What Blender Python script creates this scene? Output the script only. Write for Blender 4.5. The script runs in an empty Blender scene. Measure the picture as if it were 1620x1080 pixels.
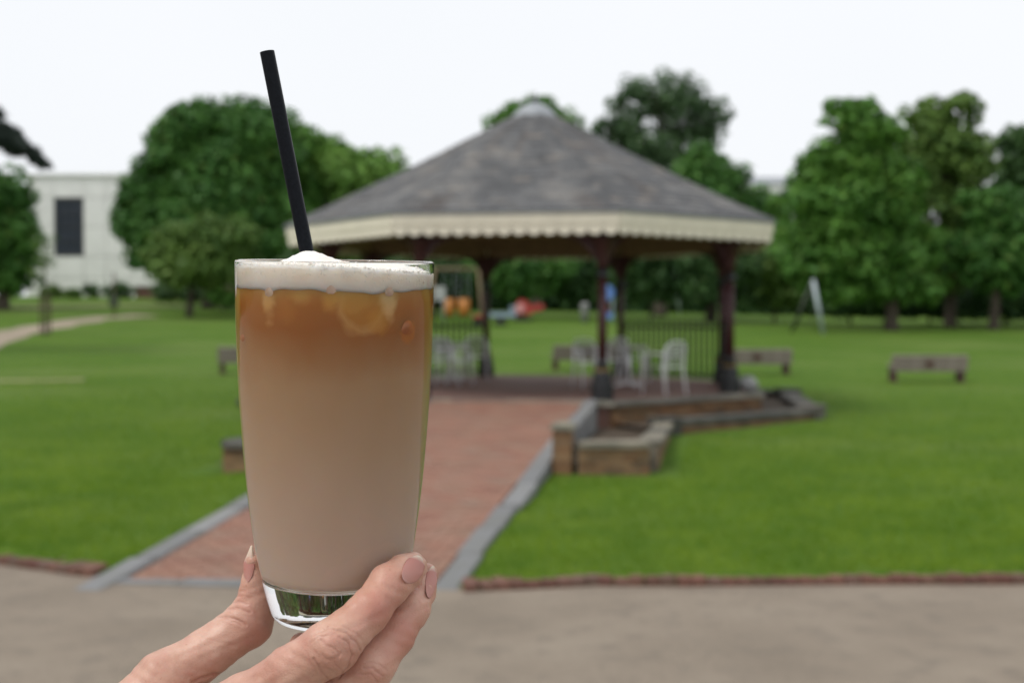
import bpy, bmesh, math, random
import numpy as np
from mathutils import Vector, Matrix

random.seed(7)
RNG = np.random.default_rng(11)
R = math.radians
scene = bpy.context.scene
COL = scene.collection

# ------------------------------------------------------------------ camera
CAMZ, FPX, HORY = 1.95, 1900.0, 500.0
PITCH = math.atan((540 - HORY) / FPX)
cam_data = bpy.data.cameras.new("camera")
cam = bpy.data.objects.new("camera", cam_data)
COL.objects.link(cam)
cam.location = (0, 0, CAMZ)
cam.rotation_euler = (R(90) - PITCH, 0, 0)
cam_data.sensor_width = 36
cam_data.lens = 36 * FPX / 1620
cam_data.clip_start = 0.02
cam_data.clip_end = 3000
cam_data.dof.use_dof = True
cam_data.dof.focus_distance = 0.478
cam_data.dof.aperture_fstop = 11.0
scene.camera = cam

# ------------------------------------------------------------------ sky and sun (overcast)
world = bpy.data.worlds.new("World")
scene.world = world
world.use_nodes = True
wn = world.node_tree
wn.nodes.clear()
w_out = wn.nodes.new("ShaderNodeOutputWorld")
w_bg = wn.nodes.new("ShaderNodeBackground")
w_sky = wn.nodes.new("ShaderNodeTexSky")
w_sky.sky_type = 'NISHITA'
w_sky.sun_disc = False
w_sky.sun_elevation = R(51)
w_sky.sun_rotation = R(-123)
w_sky.dust_density = 4.0
w_mix = wn.nodes.new("ShaderNodeMix")
w_mix.data_type = 'RGBA'
w_mix.inputs[0].default_value = 0.93          # cloud cover
w_tc = wn.nodes.new("ShaderNodeTexCoord")
w_noise = wn.nodes.new("ShaderNodeTexNoise")
w_noise.inputs["Scale"].default_value = 1.6
w_noise.inputs["Detail"].default_value = 3
w_ramp = wn.nodes.new("ShaderNodeValToRGB")
w_ramp.color_ramp.elements[0].position = 0.3
w_ramp.color_ramp.elements[0].color = (9.1, 9.35, 9.7, 1)
w_ramp.color_ramp.elements[1].position = 0.7
w_ramp.color_ramp.elements[1].color = (9.6, 9.75, 10.0, 1)
wn.links.new(w_tc.outputs["Generated"], w_noise.inputs["Vector"])
wn.links.new(w_noise.outputs["Fac"], w_ramp.inputs["Fac"])
wn.links.new(w_sky.outputs["Color"], w_mix.inputs[6])
wn.links.new(w_ramp.outputs["Color"], w_mix.inputs[7])
wn.links.new(w_mix.outputs[2], w_bg.inputs["Color"])
w_bg.inputs["Strength"].default_value = 0.1
wn.links.new(w_bg.outputs["Background"], w_out.inputs["Surface"])

sun_data = bpy.data.lights.new("sun", 'SUN')
sun_data.energy = 1.5
sun_data.angle = R(20)
sun_data.color = (1.0, 0.97, 0.92)
sun = bpy.data.objects.new("sun", sun_data)
COL.objects.link(sun)
SUN_DIR = Vector((0.50, 0.24, -0.83))
sun.rotation_euler = SUN_DIR.to_track_quat('-Z', 'Y').to_euler()
sun.location = (0, 0, 30)

scene.view_settings.view_transform = 'Standard'
scene.view_settings.look = 'None'
scene.view_settings.gamma = 1
scene.view_settings.exposure = 0.08
scene.view_settings.use_curve_mapping = False
scene.render.engine = 'CYCLES'
scene.cycles.use_denoising = True
scene.cycles.max_bounces = 14
scene.cycles.transmission_bounces = 14
scene.cycles.transparent_max_bounces = 12

# ------------------------------------------------------------------ helpers
CP, SP = math.cos(PITCH), math.sin(PITCH)


def at(px, py, depth):
    """World point seen at photograph pixel px, py at distance depth along Y."""
    a, b = (px - 810) / FPX, -(py - 540) / FPX
    dy, dz = CP + b * SP, -SP + b * CP
    k = depth / dy
    return Vector((a * k, depth, CAMZ + dz * k))


def project(P):
    """Pixels of world points P (n,3) and their depth."""
    P = np.asarray(P, float)
    x, y, z = P[:, 0], P[:, 1], P[:, 2] - CAMZ
    d = y * CP - z * SP
    u = y * SP + z * CP
    return 810 + FPX * x / d, 540 - FPX * u / d, d


def new_mesh(name, verts, faces, mat=None, smooth=False):
    me = bpy.data.meshes.new(name)
    me.from_pydata([tuple(v) for v in verts], [], [tuple(f) for f in faces])
    if mat:
        me.materials.append(mat)
    if smooth:
        me.polygons.foreach_set("use_smooth", [True] * len(me.polygons))
    me.update()
    return me


def np_mesh(name, V, F, mat=None, smooth=False):
    """Fast mesh from arrays: V (n,3), F (m,k) with k constant."""
    V = np.ascontiguousarray(V, dtype=np.float32)
    F = np.ascontiguousarray(F, dtype=np.int32)
    me = bpy.data.meshes.new(name)
    me.vertices.add(len(V))
    me.vertices.foreach_set("co", V.ravel())
    k = F.shape[1]
    me.loops.add(F.size)
    me.loops.foreach_set("vertex_index", F.ravel())
    me.polygons.add(len(F))
    me.polygons.foreach_set("loop_start", np.arange(0, F.size, k, dtype=np.int32))
    if smooth:
        me.polygons.foreach_set("use_smooth", np.ones(len(F), dtype=bool))
    if mat:
        me.materials.append(mat)
    me.update(calc_edges=True)
    me.validate()
    return me


def link(name, me, parent=None, loc=None, rot=None, scale=None):
    o = bpy.data.objects.new(name, me)
    COL.objects.link(o)
    if parent is not None:
        o.parent = parent
    if loc is not None:
        o.location = loc
    if rot is not None:
        o.rotation_euler = rot
    if scale is not None:
        o.scale = scale
    return o


def tag(o, label=None, cat=None, group=None, kind=None):
    if label:
        o["label"] = label
    if cat:
        o["category"] = cat
    if group:
        o["group"] = group
    if kind:
        o["kind"] = kind
    return o


def thing(name, label, cat, loc=(0, 0, 0), rotz=0, group=None):
    o = link(name, None, None, loc, (0, 0, rotz))
    o.empty_display_size = 0.2
    return tag(o, label, cat, group)


def copy_tree(o, parent=None):
    c = o.copy()
    COL.objects.link(c)
    if parent is not None:
        c.parent = parent
    for ch in list(o.children):
        copy_tree(ch, c)
    return c


class MB:
    """Collects shapes for one mesh."""

    def __init__(self):
        self.v, self.f = [], []

    def add(self, vs, fs):
        n = len(self.v)
        self.v.extend([Vector(v) for v in vs])
        self.f.extend([tuple(i + n for i in f) for f in fs])

    def box(self, c, s, rz=0, M=None):
        hx, hy, hz = s[0] / 2, s[1] / 2, s[2] / 2
        m = M or (Matrix.Translation(Vector(c)) @ Matrix.Rotation(rz, 4, 'Z'))
        vs = [m @ Vector((x, y, z)) for x in (-hx, hx) for y in (-hy, hy) for z in (-hz, hz)]
        self.add(vs, [(0, 1, 3, 2), (4, 6, 7, 5), (0, 4, 5, 1), (2, 3, 7, 6), (0, 2, 6, 4), (1, 5, 7, 3)])

    def tube(self, pts, rad, n=8, closed=False, caps=True):
        pts = [Vector(p) for p in pts]
        rad = rad if isinstance(rad, (list, tuple)) else [rad] * len(pts)
        base = len(self.v)
        up = None
        for i, p in enumerate(pts):
            a = pts[i - 1] if (i > 0 or closed) else p
            b = pts[(i + 1) % len(pts)] if (i < len(pts) - 1 or closed) else p
            t = (b - a).normalized()
            if up is None:
                up = t.cross(Vector((0, 0, 1)))
                if up.length < 1e-3:
                    up = Vector((1, 0, 0))
            up = (up - t * up.dot(t)).normalized()
            w = t.cross(up)
            for k in range(n):
                an = 2 * math.pi * k / n
                self.v.append(p + (up * math.cos(an) + w * math.sin(an)) * rad[i])
        m = len(pts)
        for i in range(m if closed else m - 1):
            for k in range(n):
                a0, a1 = base + i * n + k, base + i * n + (k + 1) % n
                j = (i + 1) % m
                b0, b1 = base + j * n + k, base + j * n + (k + 1) % n
                self.f.append((a0, a1, b1, b0))
        if caps and not closed:
            self.f.append(tuple(base + k for k in range(n))[::-1])
            self.f.append(tuple(base + (m - 1) * n + k for k in range(n)))

    def lathe(self, prof, n=24, c=(0, 0, 0), caps=True):
        base = len(self.v)
        c = Vector(c)
        for r, z in prof:
            for k in range(n):
                an = 2 * math.pi * k / n
                self.v.append(c + Vector((r * math.cos(an), r * math.sin(an), z)))
        for i in range(len(prof) - 1):
            for k in range(n):
                self.f.append((base + i * n + k, base + i * n + (k + 1) % n, base + (i + 1) * n + (k + 1) % n, base + (i + 1) * n + k))
        if caps:
            self.f.append(tuple(base + k for k in range(n))[::-1])
            self.f.append(tuple(base + (len(prof) - 1) * n + k for k in range(n)))

    def prism(self, poly, z0, z1):
        n = len(poly)
        vs = [(p[0], p[1], z0) for p in poly] + [(p[0], p[1], z1) for p in poly]
        fs = [tuple(range(n))[::-1], tuple(range(n, 2 * n))]
        fs += [(i, (i + 1) % n, n + (i + 1) % n, n + i) for i in range(n)]
        self.add(vs, fs)

    def mesh(self, name, mat, smooth=False):
        return new_mesh(name, self.v, self.f, mat, smooth)

    def build(self, name, mat, parent=None, smooth=False, loc=None, rot=None):
        return link(name, self.mesh(name, mat, smooth), parent, loc, rot)


# ------------------------------------------------------------------ materials
def mat_new(name):
    m = bpy.data.materials.new(name)
    m.use_nodes = True
    nt = m.node_tree
    b = nt.nodes["Principled BSDF"]
    return m, nt, b


def nd(nt, kind, **kw):
    n = nt.nodes.new(kind)
    for k, v in kw.items():
        if k.startswith("i_"):
            n.inputs[k[2:].replace("_", " ")].default_value = v
        else:
            setattr(n, k, v)
    return n


def ramp(nt, src, stops):
    r = nt.nodes.new("ShaderNodeValToRGB")
    els = r.color_ramp.elements
    while len(els) < len(stops):
        els.new(0.5)
    for e, (p, c) in zip(els, stops):
        e.position = p
        e.color = (*c, 1) if len(c) == 3 else c
    nt.links.new(src, r.inputs["Fac"])
    return r.outputs["Color"]


def mixc(nt, fac, a, b, mode='MIX'):
    m = nt.nodes.new("ShaderNodeMix")
    m.data_type = 'RGBA'
    m.blend_type = mode
    for sock, v in ((m.inputs[0], fac), (m.inputs[6], a), (m.inputs[7], b)):
        if isinstance(v, (int, float)):
            sock.default_value = v
        elif isinstance(v, tuple):
            sock.default_value = (*v, 1) if len(v) == 3 else v
        else:
            nt.links.new(v, sock)
    return m.outputs[2]


def noise(nt, scale, detail=4, rough=0.55, coord="Object", stretch=None):
    tc = nt.nodes.new("ShaderNodeTexCoord")
    src = tc.outputs[coord]
    if coord == "World":
        pass
    if stretch:
        mp = nt.nodes.new("ShaderNodeMapping")
        mp.inputs["Scale"].default_value = stretch
        nt.links.new(src, mp.inputs["Vector"])
        src = mp.outputs["Vector"]
    n = nt.nodes.new("ShaderNodeTexNoise")
    n.inputs["Scale"].default_value = scale
    n.inputs["Detail"].default_value = detail
    n.inputs["Roughness"].default_value = rough
    nt.links.new(src, n.inputs["Vector"])
    return n.outputs["Fac"]


def wnoise(nt, scale, detail=4, stretch=None):
    """Noise on world position (shared by separate pieces of one surface)."""
    g = nt.nodes.new("ShaderNodeNewGeometry")
    src = g.outputs["Position"]
    if stretch:
        mp = nt.nodes.new("ShaderNodeMapping")
        mp.inputs["Scale"].default_value = stretch
        nt.links.new(src, mp.inputs["Vector"])
        src = mp.outputs["Vector"]
    n = nt.nodes.new("ShaderNodeTexNoise")
    n.inputs["Scale"].default_value = scale
    n.inputs["Detail"].default_value = detail
    nt.links.new(src, n.inputs["Vector"])
    return n.outputs["Fac"]


def piece_random(nt):
    """A random value per piece: per object, or per loose piece of a joined mesh."""
    oi = nt.nodes.new("ShaderNodeObjectInfo")
    g = nt.nodes.new("ShaderNodeNewGeometry")
    a = nd(nt, "ShaderNodeMath", operation='ADD')
    nt.links.new(oi.outputs["Random"], a.inputs[0])
    nt.links.new(g.outputs["Random Per Island"], a.inputs[1])
    f = nd(nt, "ShaderNodeMath", operation='FRACT')
    nt.links.new(a.outputs[0], f.inputs[0])
    return f.outputs[0]


def bump(nt, b, height, strength=0.3, dist=0.01):
    bp = nt.nodes.new("ShaderNodeBump")
    bp.inputs["Strength"].default_value = strength
    bp.inputs["Distance"].default_value = dist
    nt.links.new(height, bp.inputs["Height"])
    nt.links.new(bp.outputs["Normal"], b.inputs["Normal"])
    return bp


def m_pieces(name, stops, rough=0.85, nscale=6, namp=0.5, bscale=60, bstr=0.3, dirt=(0.12, 0.1, 0.08)):
    m, nt, b = mat_new(name)
    c = ramp(nt, piece_random(nt), stops)
    n = wnoise(nt, nscale, 5)
    fac = nd(nt, "ShaderNodeMapRange")
    fac.inputs["From Min"].default_value = 0.42
    fac.inputs["From Max"].default_value = 0.75
    fac.inputs["To Max"].default_value = namp
    nt.links.new(n, fac.inputs["Value"])
    c = mixc(nt, fac.outputs[0], c, dirt)
    nt.links.new(c, b.inputs["Base Color"])
    b.inputs["Roughness"].default_value = rough
    bump(nt, b, wnoise(nt, bscale, 3), bstr, 0.006)
    return m


def m_simple(name, col, rough=0.6, metal=0.0, var=0.15, scale=8, bstr=0.1, spec=0.5):
    m, nt, b = mat_new(name)
    lo = tuple(max(0, c * (1 - var)) for c in col)
    hi = tuple(min(1, c * (1 + var)) for c in col)
    n = noise(nt, scale, 4)
    nt.links.new(ramp(nt, n, [(0.3, lo), (0.7, hi)]), b.inputs["Base Color"])
    b.inputs["Roughness"].default_value = rough
    b.inputs["Metallic"].default_value = metal
    b.inputs["Specular IOR Level"].default_value = spec
    if bstr:
        bump(nt, b, noise(nt, scale * 6, 3), bstr, 0.004)
    return m


M = {}
M['path_brick'] = m_pieces("path brick", [(0.0, (0.215, 0.10, 0.07)), (0.4, (0.255, 0.122, 0.082)), (0.75, (0.275, 0.145, 0.10)), (1.0, (0.235, 0.135, 0.10))], nscale=2.2, namp=0.45, dirt=(0.2, 0.16, 0.11))
M['wall_brick'] = m_pieces("wall brick", [(0.0, (0.15, 0.075, 0.035)), (0.4, (0.23, 0.12, 0.055)), (0.7, (0.28, 0.17, 0.085)), (1.0, (0.11, 0.065, 0.04))], nscale=3, namp=0.75, dirt=(0.07, 0.06, 0.03))
M['edge_brick'] = m_pieces("edging brick", [(0.0, (0.12, 0.05, 0.038)), (0.5, (0.185, 0.085, 0.06)), (1.0, (0.15, 0.09, 0.07))], nscale=4, namp=0.5, dirt=(0.07, 0.055, 0.03))
M['kerb_stone'] = m_pieces("kerb stone", [(0.0, (0.14, 0.142, 0.145)), (0.5, (0.19, 0.192, 0.195)), (1.0, (0.24, 0.24, 0.24))], nscale=3, namp=0.4, dirt=(0.14, 0.14, 0.11))
M['coping'] = m_pieces("coping stone", [(0.0, (0.13, 0.125, 0.11)), (0.6, (0.2, 0.19, 0.16)), (1.0, (0.34, 0.31, 0.24))], nscale=2.5, namp=0.8, dirt=(0.055, 0.06, 0.04))
M['dark_coping'] = m_pieces("mossy dark coping", [(0.0, (0.06, 0.06, 0.055)), (0.6, (0.09, 0.085, 0.075)), (1.0, (0.17, 0.155, 0.13))], nscale=2.5, namp=0.8, dirt=(0.03, 0.035, 0.022))
M['mid_coping'] = m_pieces("mossy coping", [(0.0, (0.06, 0.06, 0.055)), (0.5, (0.11, 0.10, 0.085)), (1.0, (0.28, 0.25, 0.19))], nscale=2.5, namp=0.8, dirt=(0.04, 0.045, 0.028))
M['mortar'] = m_simple("mortar", (0.19, 0.165, 0.13), 0.95, var=0.3)


def m_slate():
    m, nt, b = mat_new("slate")
    tc = nt.nodes.new("ShaderNodeTexCoord")
    sep = nt.nodes.new("ShaderNodeSeparateXYZ")
    nt.links.new(tc.outputs["Object"], sep.inputs[0])
    an = nd(nt, "ShaderNodeMath", operation='ARCTAN2')
    nt.links.new(sep.outputs["X"], an.inputs[0])
    nt.links.new(sep.outputs["Y"], an.inputs[1])

    def slope_noise(ka, kz, scale, detail=3):
        a1 = nd(nt, "ShaderNodeMath", operation='MULTIPLY')
        nt.links.new(an.outputs[0], a1.inputs[0])
        a1.inputs[1].default_value = ka
        z1 = nd(nt, "ShaderNodeMath", operation='MULTIPLY')
        nt.links.new(sep.outputs["Z"], z1.inputs[0])
        z1.inputs[1].default_value = kz
        cb = nt.nodes.new("ShaderNodeCombineXYZ")
        nt.links.new(a1.outputs[0], cb.inputs[0])
        nt.links.new(z1.outputs[0], cb.inputs[1])
        n = nt.nodes.new("ShaderNodeTexNoise")
        n.inputs["Scale"].default_value = scale
        n.inputs["Detail"].default_value = detail
        nt.links.new(cb.outputs[0], n.inputs["Vector"])
        return n.outputs["Fac"]

    c = ramp(nt, piece_random(nt), [(0.0, (0.055, 0.056, 0.059)), (0.4, (0.092, 0.094, 0.097)), (0.8, (0.122, 0.123, 0.122)), (0.95, (0.195, 0.18, 0.16)), (1.0, (0.25, 0.215, 0.18))])
    c = mixc(nt, 0.48, c, ramp(nt, slope_noise(3.6, 1.1, 1.5, 5), [(0.36, (0.046, 0.046, 0.048)), (0.52, (0.098, 0.099, 0.10)), (0.68, (0.2, 0.19, 0.175))]))
    c = mixc(nt, ramp(nt, slope_noise(6, 0.9, 1.0, 3), [(0.56, (0, 0, 0)), (0.68, (0.55, 0.55, 0.55))]), c, (0.075, 0.058, 0.048))
    nt.links.new(c, b.inputs["Base Color"])
    b.inputs["Roughness"].default_value = 0.7
    bump(nt, b, wnoise(nt, 50, 3), 0.3, 0.006)
    return m


M['slate'] = m_slate()
M['lead'] = m_simple("lead sheet", (0.3, 0.32, 0.34), 0.55, 0.2)
M['cream'] = m_simple("cream paint", (0.8, 0.745, 0.61), 0.6, var=0.08, scale=3)
M['red_iron'] = m_simple("dark red iron paint", (0.05, 0.011, 0.013), 0.5, var=0.2)
M['black_iron'] = m_simple("black iron paint", (0.012, 0.013, 0.015), 0.4, var=0.2)
M['gold'] = m_simple("gold band paint", (0.2, 0.13, 0.04), 0.5)
M['soffit'] = m_simple("soffit timber", (0.22, 0.15, 0.08), 0.7, var=0.25)
M['aluminium'] = m_simple("brushed aluminium", (0.88, 0.89, 0.91), 0.36, 0.3, var=0.06, bstr=0.03)
M['dull_aluminium'] = m_simple("dull aluminium", (0.5, 0.5, 0.51), 0.4, 0.5, var=0.06, bstr=0.03)
M['table_top'] = m_simple("table top", (0.6, 0.6, 0.6), 0.3, 0.8, var=0.06)
M['bench_wood'] = m_simple("weathered bench wood", (0.30, 0.245, 0.225), 0.8, var=0.25, scale=5)
M['bench_end'] = m_simple("bench end paint", (0.075, 0.035, 0.03), 0.7)
M['plaque'] = m_simple("plaque", (0.12, 0.05, 0.045), 0.5)
M['bark'] = m_simple("bark", (0.075, 0.06, 0.045), 0.95, var=0.4, scale=4, bstr=0.6)
M['render_wall'] = m_simple("pale wall render", (0.88, 0.87, 0.85), 0.8, var=0.08, scale=0.6)
M['window_glass'] = m_simple("dark window glass", (0.035, 0.045, 0.065), 0.5, var=0.2, scale=0.5, bstr=0, spec=0.3)
M['window_frame'] = m_simple("dark window frame", (0.08, 0.085, 0.095), 0.5, var=0.1)
M['soil'] = m_simple("bed soil", (0.07, 0.05, 0.032), 0.95, var=0.4, scale=6, bstr=0.6)
M['galv'] = m_simple("galvanised steel", (0.40, 0.46, 0.48), 0.5, 0.3, var=0.1)
M['green_steel'] = m_simple("green steel", (0.035, 0.05, 0.025), 0.5)
M['timber'] = m_simple("tan timber", (0.19, 0.135, 0.08), 0.8)
M['orange'] = m_simple("orange plastic", (0.42, 0.16, 0.02), 0.45, var=0.08)
M['red_plastic'] = m_simple("red plastic", (0.4, 0.04, 0.03), 0.4, var=0.08)
M['pink_plastic'] = m_simple("pale pink plastic", (0.65, 0.3, 0.3), 0.4, var=0.08)
M['blue_plastic'] = m_simple("blue plastic", (0.12, 0.24, 0.6), 0.4, var=0.08)
M['pale_blue'] = m_simple("pale blue paint", (0.25, 0.33, 0.42), 0.5, var=0.1)
M['rubber'] = m_simple("black rubber", (0.02, 0.02, 0.02), 0.8)
M['white_paint'] = m_simple("white paint", (0.42, 0.43, 0.43), 0.5, var=0.1)
M['boulder'] = m_simple("pale boulder", (0.32, 0.32, 0.32), 0.9, var=0.2)
M['dirt_path'] = m_simple("dirt path", (0.3, 0.245, 0.18), 0.95, var=0.2, scale=1.2)
M['worn_turf'] = m_simple("worn turf", (0.235, 0.235, 0.095), 0.95, var=0.2, scale=2)


def m_lawn():
    m, nt, b = mat_new("lawn grass")
    c = ramp(nt, wnoise(nt, 0.55, 5), [(0.3, (0.052, 0.122, 0.010)), (0.55, (0.075, 0.152, 0.013)), (0.75, (0.112, 0.185, 0.021))])
    c = mixc(nt, 0.6, c, ramp(nt, wnoise(nt, 6, 4), [(0.3, (0.046, 0.112, 0.010)), (0.7, (0.115, 0.18, 0.022))]))
    dry = ramp(nt, wnoise(nt, 0.16, 4, (1, 2.2, 1)), [(0.47, (0, 0, 0)), (0.68, (0.5, 0.5, 0.5))])
    c = mixc(nt, dry, c, (0.145, 0.2, 0.052))
    nt.links.new(c, b.inputs["Base Color"])
    b.inputs["Roughness"].default_value = 0.95
    b.inputs["Specular IOR Level"].default_value = 0.15
    bump(nt, b, wnoise(nt, 40, 4), 0.7, 0.03)
    return m


M['lawn'] = m_lawn()


def m_leaf(name, dark, mid, light, trans=0.2, yellow=(0.14, 0.17, 0.03), patch=0.5):
    m, nt, b = mat_new(name)
    g = nt.nodes.new("ShaderNodeNewGeometry")
    c = ramp(nt, g.outputs["Random Per Island"], [(0.0, dark), (0.5, mid), (0.9, light), (1.0, yellow)])
    c = mixc(nt, 0.5, c, ramp(nt, wnoise(nt, patch, 4), [(0.38, dark), (0.66, light)]))
    nt.links.new(c, b.inputs["Base Color"])
    b.inputs["Roughness"].default_value = 0.55
    b.inputs["Specular IOR Level"].default_value = 0.25
    tr = nt.nodes.new("ShaderNodeBsdfTranslucent")
    nt.links.new(c, tr.inputs["Color"])
    mx = nt.nodes.new("ShaderNodeMixShader")
    mx.inputs[0].default_value = trans
    out = nt.nodes["Material Output"]
    nt.links.new(b.outputs[0], mx.inputs[1])
    nt.links.new(tr.outputs[0], mx.inputs[2])
    nt.links.new(mx.outputs[0], out.inputs["Surface"])
    return m


M['leaf_mid'] = m_leaf("green leaves", (0.038, 0.12, 0.024), (0.068, 0.19, 0.036), (0.118, 0.27, 0.052))
M['leaf_dark'] = m_leaf("dark leaves", (0.028, 0.075, 0.024), (0.048, 0.115, 0.032), (0.078, 0.16, 0.042), yellow=(0.09, 0.14, 0.03))
M['leaf_light'] = m_leaf("fresh leaves", (0.054, 0.155, 0.025), (0.098, 0.245, 0.038), (0.158, 0.33, 0.055))
M['leaf_bright'] = m_leaf("pale fresh leaves", (0.10, 0.22, 0.04), (0.17, 0.34, 0.065), (0.25, 0.44, 0.09))
M['leaf_olive'] = m_leaf("olive leaves", (0.06, 0.128, 0.025), (0.105, 0.2, 0.038), (0.165, 0.27, 0.055))
M['leaf_grey'] = m_leaf("grey green leaves", (0.042, 0.09, 0.036), (0.075, 0.145, 0.056), (0.12, 0.21, 0.085), yellow=(0.14, 0.2, 0.07))
M['leaf_cedar'] = m_leaf("cedar needles", (0.012, 0.024, 0.018), (0.02, 0.036, 0.026), (0.032, 0.05, 0.034), trans=0.1, yellow=(0.035, 0.05, 0.03))
M['grass_blade'] = m_leaf("grass blades", (0.085, 0.19, 0.010), (0.165, 0.29, 0.014), (0.27, 0.38, 0.03), trans=0.4, yellow=(0.3, 0.31, 0.09), patch=1.6)


def m_tarmac():
    m, nt, b = mat_new("worn tarmac")
    c = ramp(nt, wnoise(nt, 1.1, 6), [(0.3, (0.17, 0.135, 0.098)), (0.5, (0.228, 0.183, 0.136)), (0.7, (0.285, 0.235, 0.178))])
    c = mixc(nt, 0.45, c, ramp(nt, wnoise(nt, 90, 3), [(0.35, (0.10, 0.08, 0.06)), (0.65, (0.36, 0.30, 0.235))]))
    c = mixc(nt, ramp(nt, wnoise(nt, 4.5, 5), [(0.52, (0, 0, 0)), (0.68, (0.65, 0.65, 0.65))]), c, (0.165, 0.135, 0.105))
    nt.links.new(c, b.inputs["Base Color"])
    b.inputs["Roughness"].default_value = 0.9
    bump(nt, b, wnoise(nt, 130, 3), 0.6, 0.008)
    return m


M['tarmac'] = m_tarmac()


def m_brick_floor():
    m, nt, b = mat_new("brick paving")
    g = nt.nodes.new("ShaderNodeNewGeometry")
    br = nt.nodes.new("ShaderNodeTexBrick")
    br.inputs["Scale"].default_value = 1.0
    br.inputs["Brick Width"].default_value = 0.22
    br.inputs["Row Height"].default_value = 0.11
    br.inputs["Mortar Size"].default_value = 0.006
    br.inputs["Color1"].default_value = (0.2, 0.095, 0.075, 1)
    br.inputs["Color2"].default_value = (0.27, 0.14, 0.105, 1)
    br.inputs["Mortar"].default_value = (0.12, 0.10, 0.08, 1)
    nt.links.new(g.outputs["Position"], br.inputs["Vector"])
    c = mixc(nt, ramp(nt, wnoise(nt, 1.2, 4), [(0.4, (0, 0, 0)), (0.7, (0.5, 0.5, 0.5))]), br.outputs["Color"], (0.17, 0.11, 0.10))
    nt.links.new(c, b.inputs["Base Color"])
    b.inputs["Roughness"].default_value = 0.75
    bump(nt, b, br.outputs["Fac"], 0.3, -0.004)
    return m


M['brick_floor'] = m_brick_floor()

# ------------------------------------------------------------------ terrain
YK = np.array([-50, 8.5, 11, 13.4, 17.5, 22, 27, 33, 40, 50, 60, 75, 100, 200, 600], float)
ZL = np.array([.0, .055, .15, .22, .32, .48, .62, .85, 1.12, 1.72, 2.4, 3.2, 3.6, 4.0, 4.0])
ZC = np.array([.0, .055, .14, .20, .27, .42, .58, .78, 1.05, 1.55, 1.9, 2.2, 2.5, 3.0, 3.0])
ZR = np.array([.0, .055, .13, .19, .25, .35, .47, .65, .90, 1.35, 1.6, 1.8, 2.0, 2.5, 2.5])
PATH_Y0, PATH_Y1 = 8.55, 18.0
PHW, KW = 1.36, 0.2
FLOORZ = 0.68


def path_c(Y):
    return -1.73 + 0.18 * (Y - 8.7)


def path_z(Y):
    return np.clip(0.074 * (Y - 8.7), 0, FLOORZ)


def base_z(X, Y):
    X, Y = np.asarray(X, float), np.asarray(Y, float)
    u = X / np.maximum(Y, 9)
    l, c, r = np.interp(Y, YK, ZL), np.interp(Y, YK, ZC), np.interp(Y, YK, ZR)
    tl = np.clip(-u / 0.4, 0, 1)
    tr = np.clip(u / 0.35, 0, 1)
    tl = tl * tl * (3 - 2 * tl)
    tr = tr * tr * (3 - 2 * tr)
    return np.where(u < 0, c + (l - c) * tl, c + (r - c) * tr)


BCX, BCY = 0.415, 21.9


def lawn_z(X, Y):
    X, Y = np.asarray(X, float), np.asarray(Y, float)
    z = base_z(X, Y)
    z = z + 0.012 * np.sin(X * 1.7 + Y * 0.6) * np.sin(Y * 1.1 - X * 0.4) * np.clip((Y - 9) / 3, 0, 1)
    pz = path_z(Y)
    d = X - path_c(Y)
    on = (Y > 8.3) & (Y < 18.3)
    # bank on the west side runs flush with the kerb
    k = np.clip((-d - PHW) / 0.9, 0, 1)
    flush = on & (d < 0)
    z = np.where(flush, np.where(Y < 14, (pz - 0.02) * (1 - k) + z * k, z), z)
    kr = np.clip((d - PHW) / 0.5, 0, 1)
    z = np.where(on & (d >= 0), np.minimum(z, z * kr + np.maximum(np.minimum(z, pz - 0.02), 0.0) * (1 - kr)), z)
    inside = on & (np.abs(d) < PHW - 0.05)
    z = np.where(inside, np.minimum(z, pz - 0.08), z)
    rr = np.hypot(X - BCX, Y - BCY)
    z = np.where(rr < 4.2, np.minimum(z, 0.2), np.where(rr < 4.95, np.minimum(z, 0.26), z))
    return z


def lz(x, y):
    return float(lawn_z(np.array([x]), np.array([y]))[0])


def edge_y(X):  # past the view the edge swings back, shaped for the glass's reflections
    return np.interp(X, [-250, -60, -14, -9, -6, -4.05, -3.2, -0.31, 0.2, 0.6, 1.2, 3.7, 6.5, 9, 14, 60, 250],
                     [60, 56, 19, 12.5, 10.0, 9.45, 8.98, 8.46, 8.58, 8.68, 8.66, 8.72, 8.9, 10.5, 16, 56, 60])


def ground_at(px, py, y0=30.0):
    """Where the sight line through a photograph pixel meets the lawn."""
    lo, hi = 8.8, 300.0
    for _ in range(60):
        mid = 0.5 * (lo + hi)
        p = at(px, py, mid)
        if p.z > float(base_z(p.x, p.y)):
            lo = mid
        else:
            hi = mid
    p = at(px, py, lo)
    return Vector((p.x, p.y, lz(p.x, p.y)))


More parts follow.
